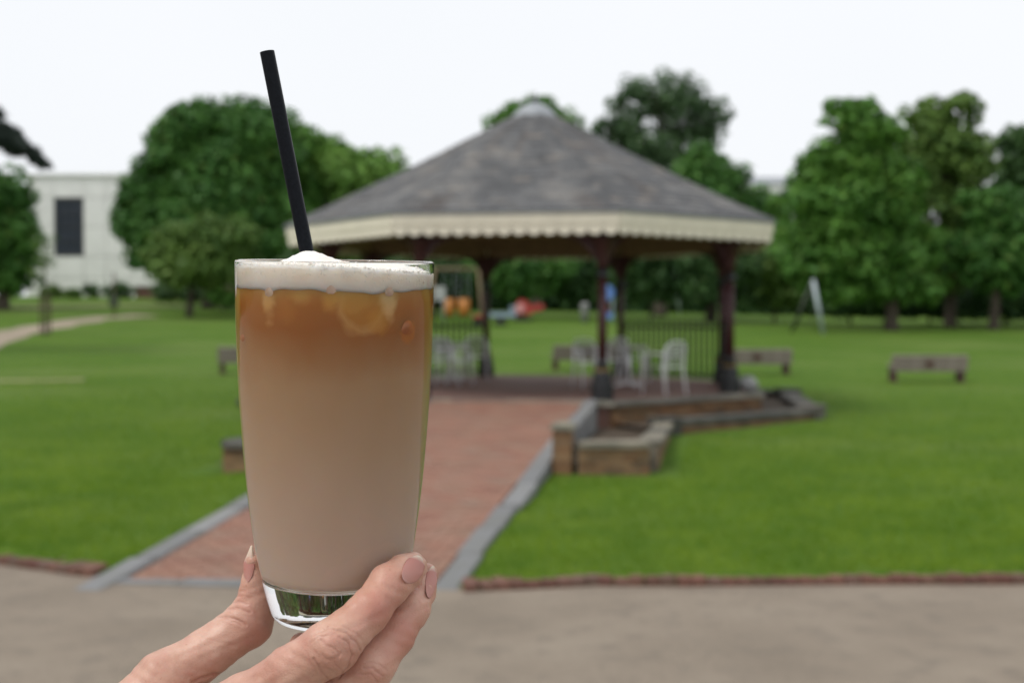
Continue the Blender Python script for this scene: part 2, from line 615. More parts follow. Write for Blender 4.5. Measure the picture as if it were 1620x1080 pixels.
def build_ground():
    xs = np.concatenate([np.linspace(-250, -61, 20), np.linspace(-60, -9, 90), np.linspace(-8.9, 9, 180), np.linspace(9.2, 60, 90), np.linspace(62, 250, 20)])
    ts = np.concatenate([[-4.0, -0.6, 0.02], np.linspace(0.1, 19, 160), np.linspace(19.5, 60, 60), np.linspace(62, 110, 25), np.linspace(120, 590, 20)])
    X, T = np.meshgrid(xs, ts, indexing='ij')
    Y = edge_y(X) + T
    Z = np.where(T < 0.05, -0.03, lawn_z(X, Y))      # tucked under the tarmac's edge
    V = np.stack([X, Y, Z], -1).reshape(-1, 3)
    nx, ny = X.shape
    idx = np.arange(nx * ny).reshape(nx, ny)
    F = np.stack([idx[:-1, :-1], idx[1:, :-1], idx[1:, 1:], idx[:-1, 1:]], -1).reshape(-1, 4)
    o = link("lawn", np_mesh("lawn", V, F, M['lawn'], True))
    tag(o, kind="structure", label="wide mown lawn rising gently behind the bandstand")
    # tarmac in front
    xs = np.concatenate([np.linspace(-250, -61, 20), np.linspace(-60, -9, 90), np.linspace(-8.9, 9, 100), np.linspace(9.2, 60, 90), np.linspace(62, 250, 20)])
    ys = np.linspace(0, 1, 30)
    X, S = np.meshgrid(xs, ys, indexing='ij')
    Y = -70 + S ** 0.5 * (edge_y(X) + 0.16 + 70)
    Z = 0.006 * np.sin(X * 2.1 + Y) * np.sin(Y * 1.7) - 0.002
    V = np.stack([X, Y, Z], -1).reshape(-1, 3)
    nx, ny = X.shape
    idx = np.arange(nx * ny).reshape(nx, ny)
    F = np.stack([idx[:-1, :-1], idx[1:, :-1], idx[1:, 1:], idx[:-1, 1:]], -1).reshape(-1, 4)
    o = link("path", np_mesh("path", V, F, M['tarmac'], True))
    tag(o, kind="structure", label="grey brown worn tarmac path in front of the lawn")


build_ground()


def grass_blades():
    n = 190000
    T = RNG.beta(1, 2.6, n) * 21
    X = (RNG.uniform(-1, 1, n) + RNG.normal(0, 0.12, n)) * (5.2 + 0.45 * T) + 0.2
    Y = edge_y(X) + 0.1 + T
    d = np.abs(X - path_c(Y))
    keep = (d > PHW + 0.01)
    # keep clear of the low walls and their beds
    keep &= ~((Y > 13.1) & (np.abs(X - path_c(Y)) < 2.75))
    keep &= np.hypot(X - BCX, Y - BCY) > 5.3
    X, Y = X[keep], Y[keep]
    n = len(X)
    Z = lawn_z(X, Y) - 0.004
    h = RNG.uniform(0.025, 0.06, n)
    a = RNG.uniform(0, 2 * np.pi, n)
    w = RNG.uniform(0.003, 0.006, n)
    lean = RNG.normal(0, 0.022, (n, 2))
    B = np.stack([X, Y, Z], -1)
    t = np.stack([np.cos(a), np.sin(a), np.zeros(n)], -1) * w[:, None]
    tip = B + np.stack([lean[:, 0], lean[:, 1], h], -1)
    V = np.stack([B - t, B + t, tip], 1).reshape(-1, 3)
    F = np.arange(3 * n).reshape(-1, 3)
    o = link("grass", np_mesh("grass", V, F, M['grass_blade']))
    tag(o, kind="stuff", label="short grass blades of the mown lawn")


grass_blades()


# ------------------------------------------------------------------ brick ramp with kerb stones
BRICK = (0.212, 0.102, 0.06)


def brick_mesh(name, mat, s=(1, 1, 1)):
    m = MB()
    hx, hy, hz = BRICK[0] / 2 * s[0], BRICK[1] / 2 * s[1], BRICK[2] / 2 * s[2]
    c = 0.006
    vs = [(x * hx, y * hy, -hz) for x, y in ((-1, -1), (1, -1), (1, 1), (-1, 1))]
    vs += [(x * hx, y * hy, hz - c) for x, y in ((-1, -1), (1, -1), (1, 1), (-1, 1))]
    vs += [(x * (hx - c), y * (hy - c), hz) for x, y in ((-1, -1), (1, -1), (1, 1), (-1, 1))]
    fs = [(3, 2, 1, 0), (8, 9, 10, 11)]
    for i in range(4):
        j = (i + 1) % 4
        fs += [(i, j, 4 + j, 4 + i), (4 + i, 4 + j, 8 + j, 8 + i)]
    m.add(vs, fs)
    return m


brick_path_me = brick_mesh("brick", None).mesh("brick", M['path_brick'])
brick_wall_me = brick_mesh("brick", None).mesh("brick", M['wall_brick'])
brick_edge_me = brick_mesh("brick", None, (1, 1, 1.4)).mesh("brick", M['edge_brick'])


def build_ramp():
    ramp_ang = -math.atan(0.18)
    tilt = math.atan(0.074)
    root = link("footpath", None)
    tag(root, kind="structure", label="sloping red brick path between stone kerbs up to the bandstand")
    # bed under the bricks
    V, F = [], []
    ys = np.linspace(PATH_Y0, PATH_Y1, 40)
    for y in ys:
        c = path_c(y)
        z = float(path_z(y))
        V += [(c - PHW + 0.04, y, z - 0.022), (c + PHW - 0.04, y, z - 0.022)]
    F = [(2 * i, 2 * i + 1, 2 * i + 3, 2 * i + 2) for i in range(len(ys) - 1)]
    link("bed", new_mesh("bed", V, F, M['mortar']), root)
    inner = PHW - KW - 0.01
    stuff = MB()
    bm_proto = brick_mesh("b", None)
    row, y, count = 0, PATH_Y0 + 0.34, 0
    bw, bl = 0.107, 0.219
    while y < PATH_Y1 - 0.02:
        off = (row % 2) * bl / 2
        x = -inner
        first = True
        while x < inner - 0.03:
            w = bl if not (first and off) else bl / 2
            w = min(w, inner - x)
            first = False
            cx = x + w / 2
            yy = y
            z = float(path_z(yy)) - BRICK[2] / 2 + random.uniform(-0.004, 0.003)
            X = path_c(yy) + cx
            Yp = yy - cx * 0.18 * 0.0
            Mx = Matrix.Translation((X, Yp, z)) @ Matrix.Rotation(random.uniform(-.012, .012), 4, 'Z') @ Matrix.Rotation(tilt + random.uniform(-.015, .015), 4, 'X') @ Matrix.Rotation(random.uniform(-.02, .02), 4, 'Y') @ Matrix.Diagonal(((w - 0.008) / BRICK[0], 1, 1, 1))
            if count < 300:
                o = link("brick", brick_path_me, root)
                o.matrix_local = Mx
                count += 1
            else:
                stuff.add([Mx @ v for v in bm_proto.v], bm_proto.f)
            x += w
        row += 1
        y += bw
    so = stuff.build("brick_paving", M['path_brick'], root)
    tag(so, kind="stuff")
    # kerb stones both sides
    for s in (-1, 1):
        y = PATH_Y0 - 0.05
        while y < PATH_Y1 - 0.1:
            ln = min(random.uniform(0.8, 1.0), PATH_Y1 - y)
            ym = y + ln / 2
            jit = random.uniform(-0.025, 0.025)
            m = MB()
            hl = ln / 2 - 0.006
            hw = KW / 2
            c = 0.012
            for zz, ins in ((-0.4, 0), (0.0, 0), (0.016, c)):
                pass
            vs = []
            for zz, ins in ((-0.42, 0), (0.004, 0), (0.018, c)):
                vs += [(-hw + ins, -hl + ins, zz), (hw - ins, -hl + ins, zz), (hw - ins, hl - ins, zz), (-hw + ins, hl - ins, zz)]
            fs = [(3, 2, 1, 0), (8, 9, 10, 11)]
            for a in (0, 4):
                for i in range(4):
                    j = (i + 1) % 4
                    fs.append((a + i, a + j, a + 4 + j, a + 4 + i))
            m.add(vs, fs)
            o = m.build("kerb_stone", M['kerb_stone'], root)
            o.location = (path_c(ym) + s * (PHW - KW / 2) + jit, ym, float(path_z(ym)) + random.uniform(-.004, .008))
            o.rotation_euler = (tilt, 0, ramp_ang + random.uniform(-.012, .012))
            y += ln
    # flush stones across the foot of the ramp
    n = 5
    for i in range(n):
        t0 = -PHW + KW + 0.01 + i * (2 * (PHW - KW) - 0.02) / n
        w = (2 * (PHW - KW) - 0.02) / n - 0.012
        m = MB()
        m.box((0, 0, -0.06), (w, 0.2, 0.12))
        o = m.build("kerb_stone", M['kerb_stone'], root)
        xx = path_c(PATH_Y0 + .1) + t0 + w / 2
        o.location = (xx, PATH_Y0 + 0.15 - 0.11 * (xx + 1.7), 0.012 + random.uniform(-.004, .004))
        o.rotation_euler = (0, 0, -0.10)


build_ramp()


def build_edging():
    for (x0, x1) in ((-0.30, 9.0), (-12.0, -3.12)):
        root = link("kerb", None)
        tag(root, kind="structure", label="red brick edging between lawn and tarmac path")
        x = x0
        while x < x1:
            y = float(edge_y(x))
            sl = (float(edge_y(x + 0.05)) - float(edge_y(x - 0.05))) / 0.1
            an = math.atan(sl)
            o = link("brick", brick_edge_me, root)
            o.location = (x, y + 0.1, 0.014 + random.uniform(-.01, .008))
            o.rotation_euler = (random.uniform(-.06, .06), random.uniform(-.05, .05), an + math.pi / 2 + random.uniform(-.05, .05))
            x += 0.112 * math.cos(an)


build_edging()


# ------------------------------------------------------------------ worn tracks on the lawn (left)
def strip(name, pts, halfw, mat, label, lift=0.006):
    P = [ground_at(*p) for p in pts]
    V, F = [], []
    fine = []
    for i in range(len(P) - 1):
        for k in range(8):
            fine.append(P[i].lerp(P[i + 1], k / 8))
    fine.append(P[-1])
    for i, p in enumerate(fine):
        a, b = fine[max(0, i - 1)], fine[min(len(fine) - 1, i + 1)]
        t = (b - a)
        t.z = 0
        t.normalize()
        nrm = Vector((-t.y, t.x, 0))
        hw = halfw * (1 + 0.15 * math.sin(i * 1.3))
        for s in (-1, -0.33, 0.33, 1):
            q = p + nrm * s * hw
            V.append((q.x, q.y, lz(q.x, q.y) + lift + (0.02 if abs(s) < 0.5 else 0.0)))
    n = len(fine)
    for i in range(n - 1):
        for k in range(3):
            F.append((4 * i + k, 4 * i + k + 1, 4 * i + 5 + k, 4 * i + 4 + k))
    o = link(name, new_mesh(name, V, F, mat, True))
    tag(o, label=label, kind="structure")


strip("path", [(-260, 610), (-100, 566), (0, 532), (60, 519), (140, 505), (230, 499)], 0.85, M['dirt_path'], "pale dirt path curving up the lawn towards the white building")
strip("path", [(-300, 606), (-100, 604), (0, 603), (70, 602), (135, 601)], 0.28, M['worn_turf'], "straight worn track across the lawn", 0.012)
strip("path", [(-60, 488), (0, 487), (60, 486), (150, 484), (300, 484)], 1.0, M['worn_turf'], "faint worn track below the white building", 0.02)


# ------------------------------------------------------------------ low brick walls beside the ramp
OCT_PHI = [15 + 45 * k for k in range(8)]


def octp(r, deg):
    a = R(deg)
    return Vector((BCX + r * math.sin(a), BCY - r * math.cos(a), 0))


coping_me = {}


def wall_run(root, a, b, z_base, za, zb, thick=0.215, coping=0.07, cmat='coping'):
    """One straight run of brickwork from a to b with stone coping; za, zb are the coping's top heights."""
    a, b = Vector(a[:2]), Vector(b[:2])
    d = b - a
    L = d.length
    ang = math.atan2(d.y, d.x)
    n = max(1, round(L / 0.9))
    # core
    m = MB()
    h0, h1 = za - coping, zb - coping
    hx = thick / 2 - 0.01
    u = d.normalized()
    w = Vector((-u.y, u.x))
    vs = []
    for p, top in ((a, h0), (b, h1)):
        for s in (-hx, hx):
            q = p + w * s
            vs += [(q.x, q.y, z_base - 0.25), (q.x, q.y, top - 0.004)]
    m.add(vs, [(0, 1, 5, 4), (2, 6, 7, 3), (1, 3, 7, 5), (0, 2, 3, 1), (4, 5, 7, 6)])
    m.build("mortar_core", M['mortar'], root)
    # bricks, both faces
    hgt = max(h0, h1) - z_base
    courses = max(1, round(hgt / 0.075))
    ch = hgt / courses
    for k in range(courses):
        z = z_base + (k + 0.5) * ch
        nb = max(1, round(L / 0.225))
        bl = L / nb
        for i in range(nb + (k % 2)):
            x0 = i * bl - (bl / 2 if k % 2 else 0)
            x1 = min(x0 + bl, L)
            x0 = max(x0, 0)
            xc = (x0 + x1) / 2
            if z + ch / 2 > h0 + (h1 - h0) * xc / L + 0.01:
                continue
            for s in (-1, 1):
                p = a + u * xc + w * s * (thick / 2 - BRICK[1] / 2 + random.uniform(-.003, .004))
                o = link("brick", brick_wall_me, root)
                o.location = (p.x, p.y, z)
                o.rotation_euler = (random.uniform(-.015, .015), 0, ang + random.uniform(-.01, .01))
                o.scale = ((x1 - x0 - 0.011) / BRICK[0], 1, (ch - 0.011) / BRICK[2])
    # coping stones
    for i in range(n):
        t = (i + 0.5) / n
        p = a + d * t
        z = za + (zb - za) * t
        pitch = math.atan2(zb - za, L)
        ln = L / n - 0.012
        m = MB()
        hw = thick / 2 + 0.03
        c = 0.014
        vs = []
        for zz, ins in ((-coping, 0), (-c, 0), (0, c)):
            vs += [(-ln / 2 + ins, -hw + ins, zz), (ln / 2 - ins, -hw + ins, zz), (ln / 2 - ins, hw - ins, zz), (-ln / 2 + ins, hw - ins, zz)]
        fs = [(3, 2, 1, 0), (8, 9, 10, 11)]
        for q in (0, 4):
            for j in range(4):
                fs.append((q + j, q + (j + 1) % 4, q + 4 + (j + 1) % 4, q + 4 + j))
        m.add(vs, fs)
        o = m.build("coping_stone", M[cmat], root)
        o.location = (p.x, p.y, z + random.uniform(-.006, .006))
        o.rotation_euler = (0, -pitch + random.uniform(-.01, .01), ang + random.uniform(-.01, .01))


def mirror(p):
    return Vector((2 * path_c(p[1]) - p[0], p[1], 0))


def planter_wall(side, label):
    root = link("brick_wall", None)
    tag(root, label, "brick wall")
    f = (lambda p: Vector((p[0], p[1], 0))) if side > 0 else mirror
    P0, P1 = f((path_c(13.3) + 1.62, 13.32)), f((1.52 if side > 0 else 1.44, 13.42))
    P2 = f((2.18, 17.25))
    if side > 0:
        C = [octp(5.1, 60), octp(5.1, 105), octp(5.1, 150)]
    else:
        C = [octp(5.1, 285), octp(5.1, 240), octp(5.1, 195)]
    gz = [lz(p.x, p.y) for p in (P0, P1, P2, C[0], C[1], C[2])]
    wall_run(root, P0, P1, min(gz[0], gz[1]) - 0.06, 0.555, 0.555, cmat='mid_coping')
    q1 = P1 + (P2 - P1).normalized() * 0.17
    q2 = P1 + (P2 - P1) * 0.5
    wall_run(root, q1, q2, min(gz[1], gz[2]) - 0.03, 0.545, 0.48, cmat='mid_coping')
    wall_run(root, q2 + (P2 - P1).normalized() * 0.01, P2, min(gz[1], gz[2]), 0.46, 0.43, cmat='mid_coping')
    g = gz[2] - 0.03
    u = (C[0] - P2).normalized()
    wall_run(root, P2 + u * 0.18, C[0], g, 0.46, 0.47, 0.3, 0.1, 'dark_coping')
    u = (C[1] - C[0]).normalized()
    wall_run(root, C[0] + u * 0.24, C[1], g, 0.47, 0.50, 0.3, 0.1, 'dark_coping')
    u = (C[2] - C[1]).normalized()
    wall_run(root, C[1] + u * 0.24, C[2], g, 0.50, 0.50, 0.3, 0.1, 'dark_coping')
    for q, zt in ((P2 + (C[0] - P2).normalized() * 0.03, 0.49), (C[0], 0.52), (C[1], 0.55)):
        m = MB()
        m.box((0, 0, 0), (0.36, 0.36, 0.5))
        m.box((0, 0, 0.27), (0.40, 0.40, 0.05))
        o = m.build("corner_stone", M['dark_coping'], root)
        o.location = (q.x, q.y, zt - 0.29)
        o.rotation_euler = (0, 0, math.atan2(q.y - BCY, q.x - BCX))
    # small pier by the kerb with a pale cap
    pc = f((path_c(13.3) + 1.47, 13.34))
    m = MB()
    m.box((pc.x, pc.y, 0.33), (0.19, 0.19, 0.72), -math.atan(0.18))
    m.build("pier_core", M['mortar'], root)
    for k in range(8):
        z = 0.085 + k * 0.078
        for q in range(4):
            an = -math.atan(0.18) + q * math.pi / 2
            off = Vector((math.cos(an - math.pi / 2), math.sin(an - math.pi / 2), 0)) * 0.062
            o = link("brick", brick_wall_me, root)
            o.location = (pc.x + off.x, pc.y + off.y, z)
            o.rotation_euler = (0, 0, an)
            o.scale = (0.9, 0.9, 1.08)
    m = MB()
    m.lathe([(0.185, 0.0), (0.185, 0.05), (0.05, 0.085)], 4, (0, 0, 0))
    o = m.build("cap_stone", M['coping'], root)
    o.location = (pc.x, pc.y, 0.70)
    o.rotation_euler = (0, 0, math.pi / 4 - math.atan(0.18))
    # bed of soil behind the wall
    m = MB()
    inner = [octp(4.25, a) for a in ((15, 60, 105, 150) if side > 0 else (330, 285, 240, 195))]
    outer = [f((1.9, 17.0))] + C
    poly = outer + inner[::-1]
    zs = 0.36
    m.add([(p.x, p.y, zs) for p in poly], [tuple(range(8)) if side < 0 else tuple(range(8))[::-1]])
    kerb_side = f((path_c(13.4) + 1.42, 13.4)), f((path_c(17.6) + 1.42, 17.7))
    q = [kerb_side[0], f((1.58, 13.45)), f((2.12, 17.4)), kerb_side[1]]
    m.add([(p.x, p.y, 0.30) for p in q], [(0, 1, 2, 3) if side > 0 else (3, 2, 1, 0)])
    m.build("soil", M['soil'], root)


planter_wall(1, "low brown brick planter wall stepping round the open side of the bandstand beyond the ramp's pier")
planter_wall(-1, "low brick planter wall mostly hidden behind the iced coffee glass, its end showing")


# ------------------------------------------------------------------ bandstand
def build_bandstand():
    root = thing("bandstand", "octagonal bandstand with grey slate roof, cream scalloped valance and dark red columns", "bandstand", (BCX, BCY, 0))

    def L(p):      # world to bandstand-local
        return Vector((p[0] - BCX, p[1] - BCY, p[2] if len(p) > 2 else 0))

    def o8(r, deg, z=0.0):
        a = R(deg)
        return Vector((r * math.sin(a), -r * math.cos(a), z))

    # platform
    RP = 4.31
    m = MB()
    m.prism([o8(RP - 0.12, d) for d in OCT_PHI], -0.1, FLOORZ - 0.005)
    plat = m.build("platform", M['brick_floor'], root)
    brick_count = 0
    for k, d0 in enumerate(OCT_PHI):
        if d0 == 330:        # the ramp meets this side
            n_c = 0
        a, b = o8(RP, d0), o8(RP, d0 + 45)
        u = (b - a).normalized()
        w = Vector((u.y, -u.x, 0))
        Ls = (b - a).length
        ang = math.atan2(u.y, u.x)
        # coping
        n = 4
        for i in range(n):
            m = MB()
            p = a + u * ((i + 0.5) * Ls / n) - w * 0.11
            hw, ln = 0.13, Ls / n - 0.012
            m.box((0, 0, -0.035), (ln, 0.26, 0.07))
            o = m.build("coping_stone", M['coping'], plat)
            o.location = (p.x, p.y, FLOORZ + 0.006)
            o.rotation_euler = (0, 0, ang)
        if d0 in (15, 60, 285, 240):
            for c in range(5):
                z = FLOORZ - 0.1 - c * 0.075
                nb = 15
                bl = Ls / nb
                for i in range(nb + c % 2):
                    x0 = max(0, i * bl - (bl / 2 if c % 2 else 0))
                    x1 = min(Ls, i * bl + bl - (bl / 2 if c % 2 else 0))
                    p = a + u * ((x0 + x1) / 2) - w * (0.085 + random.uniform(-.004, .004))
                    if d0 in (15, 60) or brick_count < 290:
                        o = link("brick", brick_wall_me, plat)
                        o.location = (p.x, p.y, z)
                        o.rotation_euler = (0, 0, ang)
                        o.scale = ((x1 - x0 - 0.011) / BRICK[0], 1, 1.05)
                        brick_count += 1

    # columns
    shaft_h = 3.0
    cm = MB()
    cm.lathe([(0.0, 0), (0.175, 0), (0.175, 0.22), (0.15, 0.24), (0.14, 0.40), (0.115, 0.43)], 16)
    base_me = cm.mesh("pedestal", M['black_iron'], False)
    cm = MB()
    cm.lathe([(0.12, 0.43), (0.125, 0.45), (0.12, 0.47)], 16)
    band_me = cm.mesh("band", M['gold'], True)
    cm = MB()
    cm.lathe([(0.105, 0.47), (0.088, 0.56), (0.084, 0.6)], 16)
    low_me = cm.mesh("lower_shaft", M['black_iron'], True)
    cm = MB()
    cm.lathe([(0.076, 0.6), (0.071, 1.2), (0.067, 1.85)], 16)
    shaft_me = cm.mesh("shaft", M['red_iron'], True)
    cm = MB()
    cm.lathe([(0.085, 1.85), (0.095, 1.87), (0.095, 1.93), (0.078, 1.95), (0.07, 2.0)], 16)
    ring_me = cm.mesh("collar", M['black_iron'], True)
    cm = MB()
    cm.lathe([(0.068, 2.0), (0.075, 2.1), (0.115, 2.22), (0.15, 2.36), (0.19, 2.42), (0.19, 2.52)], 16)
    cap_me = cm.mesh("capital", M['red_iron'], True)
    for d in OCT_PHI:
        p = o8(3.72, d, FLOORZ)
        col = link("column", None, root, p, (0, 0, R(d)))
        for nm, me in (("pedestal", base_me), ("band", band_me), ("lower_shaft", low_me), ("shaft", shaft_me), ("collar", ring_me), ("capital", cap_me)):
            link(nm, me, col)
        # curved brackets along the ring beam
        for s in (-1, 1):
            bmb = MB()
            for i in range(7):
                t = i / 6
                an = t * math.pi / 2
                pass
            pts = [(0.09 + 0.55 * (1 - math.cos(t * math.pi / 2)), 1.98 + 0.5 * math.sin(t * math.pi / 2)) for t in np.linspace(0, 1, 7)]
            outer = [(x, z) for x, z in pts]
            vs, fs = [], []
            dirv = Vector((math.cos(R(22.5)) * s, math.sin(R(22.5)), 0))
            nv = Vector((-dirv.y, dirv.x, 0)) * 0.02
            for x, z in outer:
                for q in (z, 2.5):
                    for sg in (-1, 1):
                        v = dirv * x + nv * sg
                        vs.append((v.x, v.y, q + (0.002 if q > z else 0)))
            for i in range(6):
                a0 = 4 * i
                fs += [(a0, a0 + 4, a0 + 6, a0 + 2), (a0 + 1, a0 + 3, a0 + 7, a0 + 5), (a0, a0 + 1, a0 + 5, a0 + 4)]
            fs += [(0, 2, 3, 1), (24, 25, 27, 26)]
            bmb.add(vs, fs)
            bmb.build("bracket", M['red_iron'], col)
    # ring beam and soffit
    for k, d0 in enumerate(OCT_PHI):
        a, b = o8(3.72, d0, 0), o8(3.72, d0 + 45, 0)
        c = (a + b) / 2
        ang = math.atan2((b - a).y, (b - a).x)
        m = MB()
        m.box((0, 0, 0), ((b - a).length - 0.1, 0.16, 0.26))
        m.build("ring_beam", M['soffit'], root, loc=(c.x, c.y, FLOORZ + 2.5 + 0.14), rot=(0, 0, ang))
    RE = 4.42
    ZB, ZT = 3.155, 3.47
    m = MB()
    inner = [o8(0.02, d, ZT - 0.05) for d in OCT_PHI]
    ring = [o8(RE - 0.06, d, ZT - 0.08) for d in OCT_PHI]
    mid = [o8(3.72, d, ZT - 0.09) for d in OCT_PHI]
    apex_in = [o8(0.3, d, 5.4) for d in OCT_PHI]
    V = ring + mid + apex_in
    F = [(i, (i + 1) % 8, 8 + (i + 1) % 8, 8 + i) for i in range(8)]
    F += [(8 + i, 8 + (i + 1) % 8, 16 + (i + 1) % 8, 16 + i) for i in range(8)]
    m.add(V, F)
    m.build("soffit", M['soffit'], root)
    # valance: fascia board with vertical scalloped boards
    vroot = link("valance", None, root)
    for d0 in OCT_PHI:
        a, b = o8(RE, d0), o8(RE, d0 + 45)
        u = (b - a).normalized()
        w = Vector((u.y, -u.x, 0))
        Ls = (b - a).length
        ang = math.atan2(u.y, u.x)
        m = MB()
        m.box((0, 0, 0), (Ls + 0.02, 0.035, 0.15))
        c = (a + b) / 2 + w * 0.02
        m.build("fascia", M['cream'], vroot, loc=(c.x, c.y, ZT - 0.075), rot=(0, 0, ang))
        m = MB()
        m.box((0, 0, 0), (Ls + 0.05, 0.09, 0.03))
        c = (a + b) / 2 + w * 0.03
        m.build("gutter_trim", M['lead'], vroot, loc=(c.x, c.y, ZT + 0.018), rot=(0, 0, ang))
        nb = 15
        bw = Ls / nb
        if d0 == OCT_PHI[0]:
            hw = bw / 2 - 0.004
            prof = [(-hw, 0.25), (-hw, 0.075)] + [(-hw * math.cos(t) * abs(math.cos(t)) ** 0.25, 0.075 - 0.08 * math.sin(t)) for t in np.linspace(0, math.pi, 11)[1:-1]] + [(hw, 0.075), (hw, 0.25)]
            n = len(prof)
            vs = [(x, -0.011, z) for x, z in prof] + [(x, 0.011, z) for x, z in prof]
            fs = [tuple(range(n)), tuple(range(n, 2 * n))[::-1]] + [((i + 1) % n, i, n + i, n + (i + 1) % n) for i in range(n)]
            mm = MB()
            mm.add(vs, fs)
            vb_me = mm.mesh("valance_board", M['cream'])
        for i in range(nb):
            p = a + u * ((i + 0.5) * bw) + w * random.uniform(-0.003, 0.003)
            o = link("valance_board", vb_me, vroot, (p.x, p.y, ZB), (0, 0, ang))
    # roof: decking plus slates
    m = MB()
    ZA = 5.78
    RR = RE + 0.05
    rim = [o8(RR, d, ZT + 0.03) for d in OCT_PHI]
    prof = [(1.0, 0.0), (0.85, 0.135), (0.5, 0.475), (0.15, 0.835), (0.06, 0.93)]   # slightly bell-cast
    H = ZA - ZT - 0.03

    def roof_z(t):
        xs = [p[0] for p in prof][::-1]
        ys = [p[1] for p in prof][::-1]
        return ZT + 0.03 + H * float(np.interp(t, xs, ys))

    V, F = [], []
    for t, _ in prof:
        V += [o8(RR * t, d, roof_z(t)) for d in OCT_PHI]
    for i in range(len(prof) - 1):
        for k in range(8):
            F.append((8 * i + k, 8 * i + (k + 1) % 8, 8 * (i + 1) + (k + 1) % 8, 8 * (i + 1) + k))
    m.add(V, F)
    roof = m.build("roof", M['slate'], root)
    ap = RR * math.cos(R(22.5))
    rows = 25
    ts = np.linspace(1.0, 0.07, rows + 1)
    cand = []
    for d0 in OCT_PHI:
        mid_a = R(d0 + 22.5)
        w = Vector((math.sin(mid_a), -math.cos(mid_a), 0))
        u = Vector((math.cos(mid_a), math.sin(mid_a), 0))
        for r in range(rows):
            t0, t1 = ts[r] + 0.006, ts[r + 1] - 0.012
            z0, z1 = roof_z(min(t0, 1.0)), roof_z(max(t1, 0.06))
            hw0, hw1 = RR * math.sin(R(22.5)) * t0, RR * math.sin(R(22.5)) * t1
            nb = max(1, round(2 * hw0 / 0.27))
            sw = 2 * hw0 / nb
            xs = [-hw0 + (i + (0.5 if r % 2 else 0)) * sw for i in range(-1, nb + 2)]
            for i in range(len(xs) - 1):
                a0, a1 = xs[i] + 0.004, xs[i + 1] - 0.004
                b0, b1 = max(a0, -hw0), min(a1, hw0)
                c0, c1 = max(a0, -hw1), min(a1, hw1)
                if b1 - b0 < 0.02:
                    continue
                c0, c1 = min(c0, max(b0, c1 - 0.001)), max(c1, c0 + 0.001)
                if c0 > b1 or c1 < b0:
                    c0 = c1 = min(max(0.5 * (b0 + b1), -hw1), hw1)
                    c1 += 0.002
                th = random.uniform(0.008, 0.016)
                li = random.uniform(0.014, 0.02)
                base = [w * ap * t0 + u * b0, w * ap * t0 + u * b1, w * ap * t1 + u * c1, w * ap * t1 + u * c0]
                zz = [z0, z0, z1, z1]
                lo = [Vector((p.x, p.y, z + (li if q < 2 else 0.002))) for q, (p, z) in enumerate(zip(base, zz))]
                hi = [v + Vector((0, 0, th)) for v in lo]
                cand.append((lo + hi, t0, d0, w))
    # the 300 that show largest are the low rows of the front sides
    def show(c):
        vs, t0, d0, w = c
        f = -w.y
        return (0 if (f > 0.2) else 1, -t0 * (0.6 + 0.4 * f))
    cand.sort(key=show)
    fs = [(3, 2, 1, 0), (4, 5, 6, 7), (0, 1, 5, 4), (1, 2, 6, 5), (2, 3, 7, 6), (3, 0, 4, 7)]
    rest = MB()
    for i, (vs, t0, d0, w) in enumerate(cand):
        if i < 298:
            link("slate", new_mesh("slate", vs, fs, M['slate']), roof)
        else:
            rest.add(vs, fs)
    tag(rest.build("slate_courses", M['slate'], roof), kind="stuff")
    # lead cap and finial
    m = MB()
    m.lathe([(0.46, 5.50), (0.45, 5.535), (0.36, 5.63), (0.24, 5.74), (0.12, 5.81), (0.03, 5.83)], 24)
    m.build("roof_cap", M['lead'], root, True)
    m = MB()
    m.lathe([(0.02, 5.8), (0.045, 5.85), (0.05, 5.9), (0.03, 5.93), (0.012, 5.95), (0.008, 6.02)], 12)
    m.build("finial", M['black_iron'], root, True)
    # railings on the sides that have them
    for d0 in (60, 105, 195, 240):
        a, b = o8(3.72, d0), o8(3.72, d0 + 45)
        u = (b - a).normalized()
        Ls = (b - a).length
        rl = link("railing", None, root, (a.x, a.y, FLOORZ), (0, 0, math.atan2(u.y, u.x)))
        for z in (0.12, 1.05):
            m = MB()
            m.box((Ls / 2, 0, z), (Ls - 0.2, 0.05, 0.055))
            m.build("rail", M['black_iron'], rl)
        m = MB()
        m.tube([(0, 0, 0.05), (0, 0, 1.14)], 0.023, 6)
        m.tube([(0, 0, 1.14), (0, 0, 1.2)], [0.026, 0.004], 6)
        bar_me = m.mesh("bar", M['black_iron'])
        n = 18
        for i in range(n):
            link("bar", bar_me, rl, (0.18 + (Ls - 0.36) * i / (n - 1), 0, 0))
    return root


bandstand = build_bandstand()

# a pale boulder on the platform's corner
m = bmesh.new()
bmesh.ops.create_icosphere(m, subdivisions=3, radius=0.17)
for v in m.verts:
    n_ = math.sin(v.co.x * 23 + 1) * math.sin(v.co.y * 19) * math.sin(v.co.z * 21 + 2)
    v.co *= 1 + 0.12 * n_
    v.co.z *= 0.8
me = bpy.data.meshes.new("boulder")
m.to_mesh(me)
m.free()
me.materials.append(M['boulder'])
p = at(1184, 612, 20.3)
o = link("boulder", me, None, (p.x - 0.02, p.y, FLOORZ + 0.13))
tag(o, "pale grey boulder on the platform's coping beside a black column pedestal", "boulder")


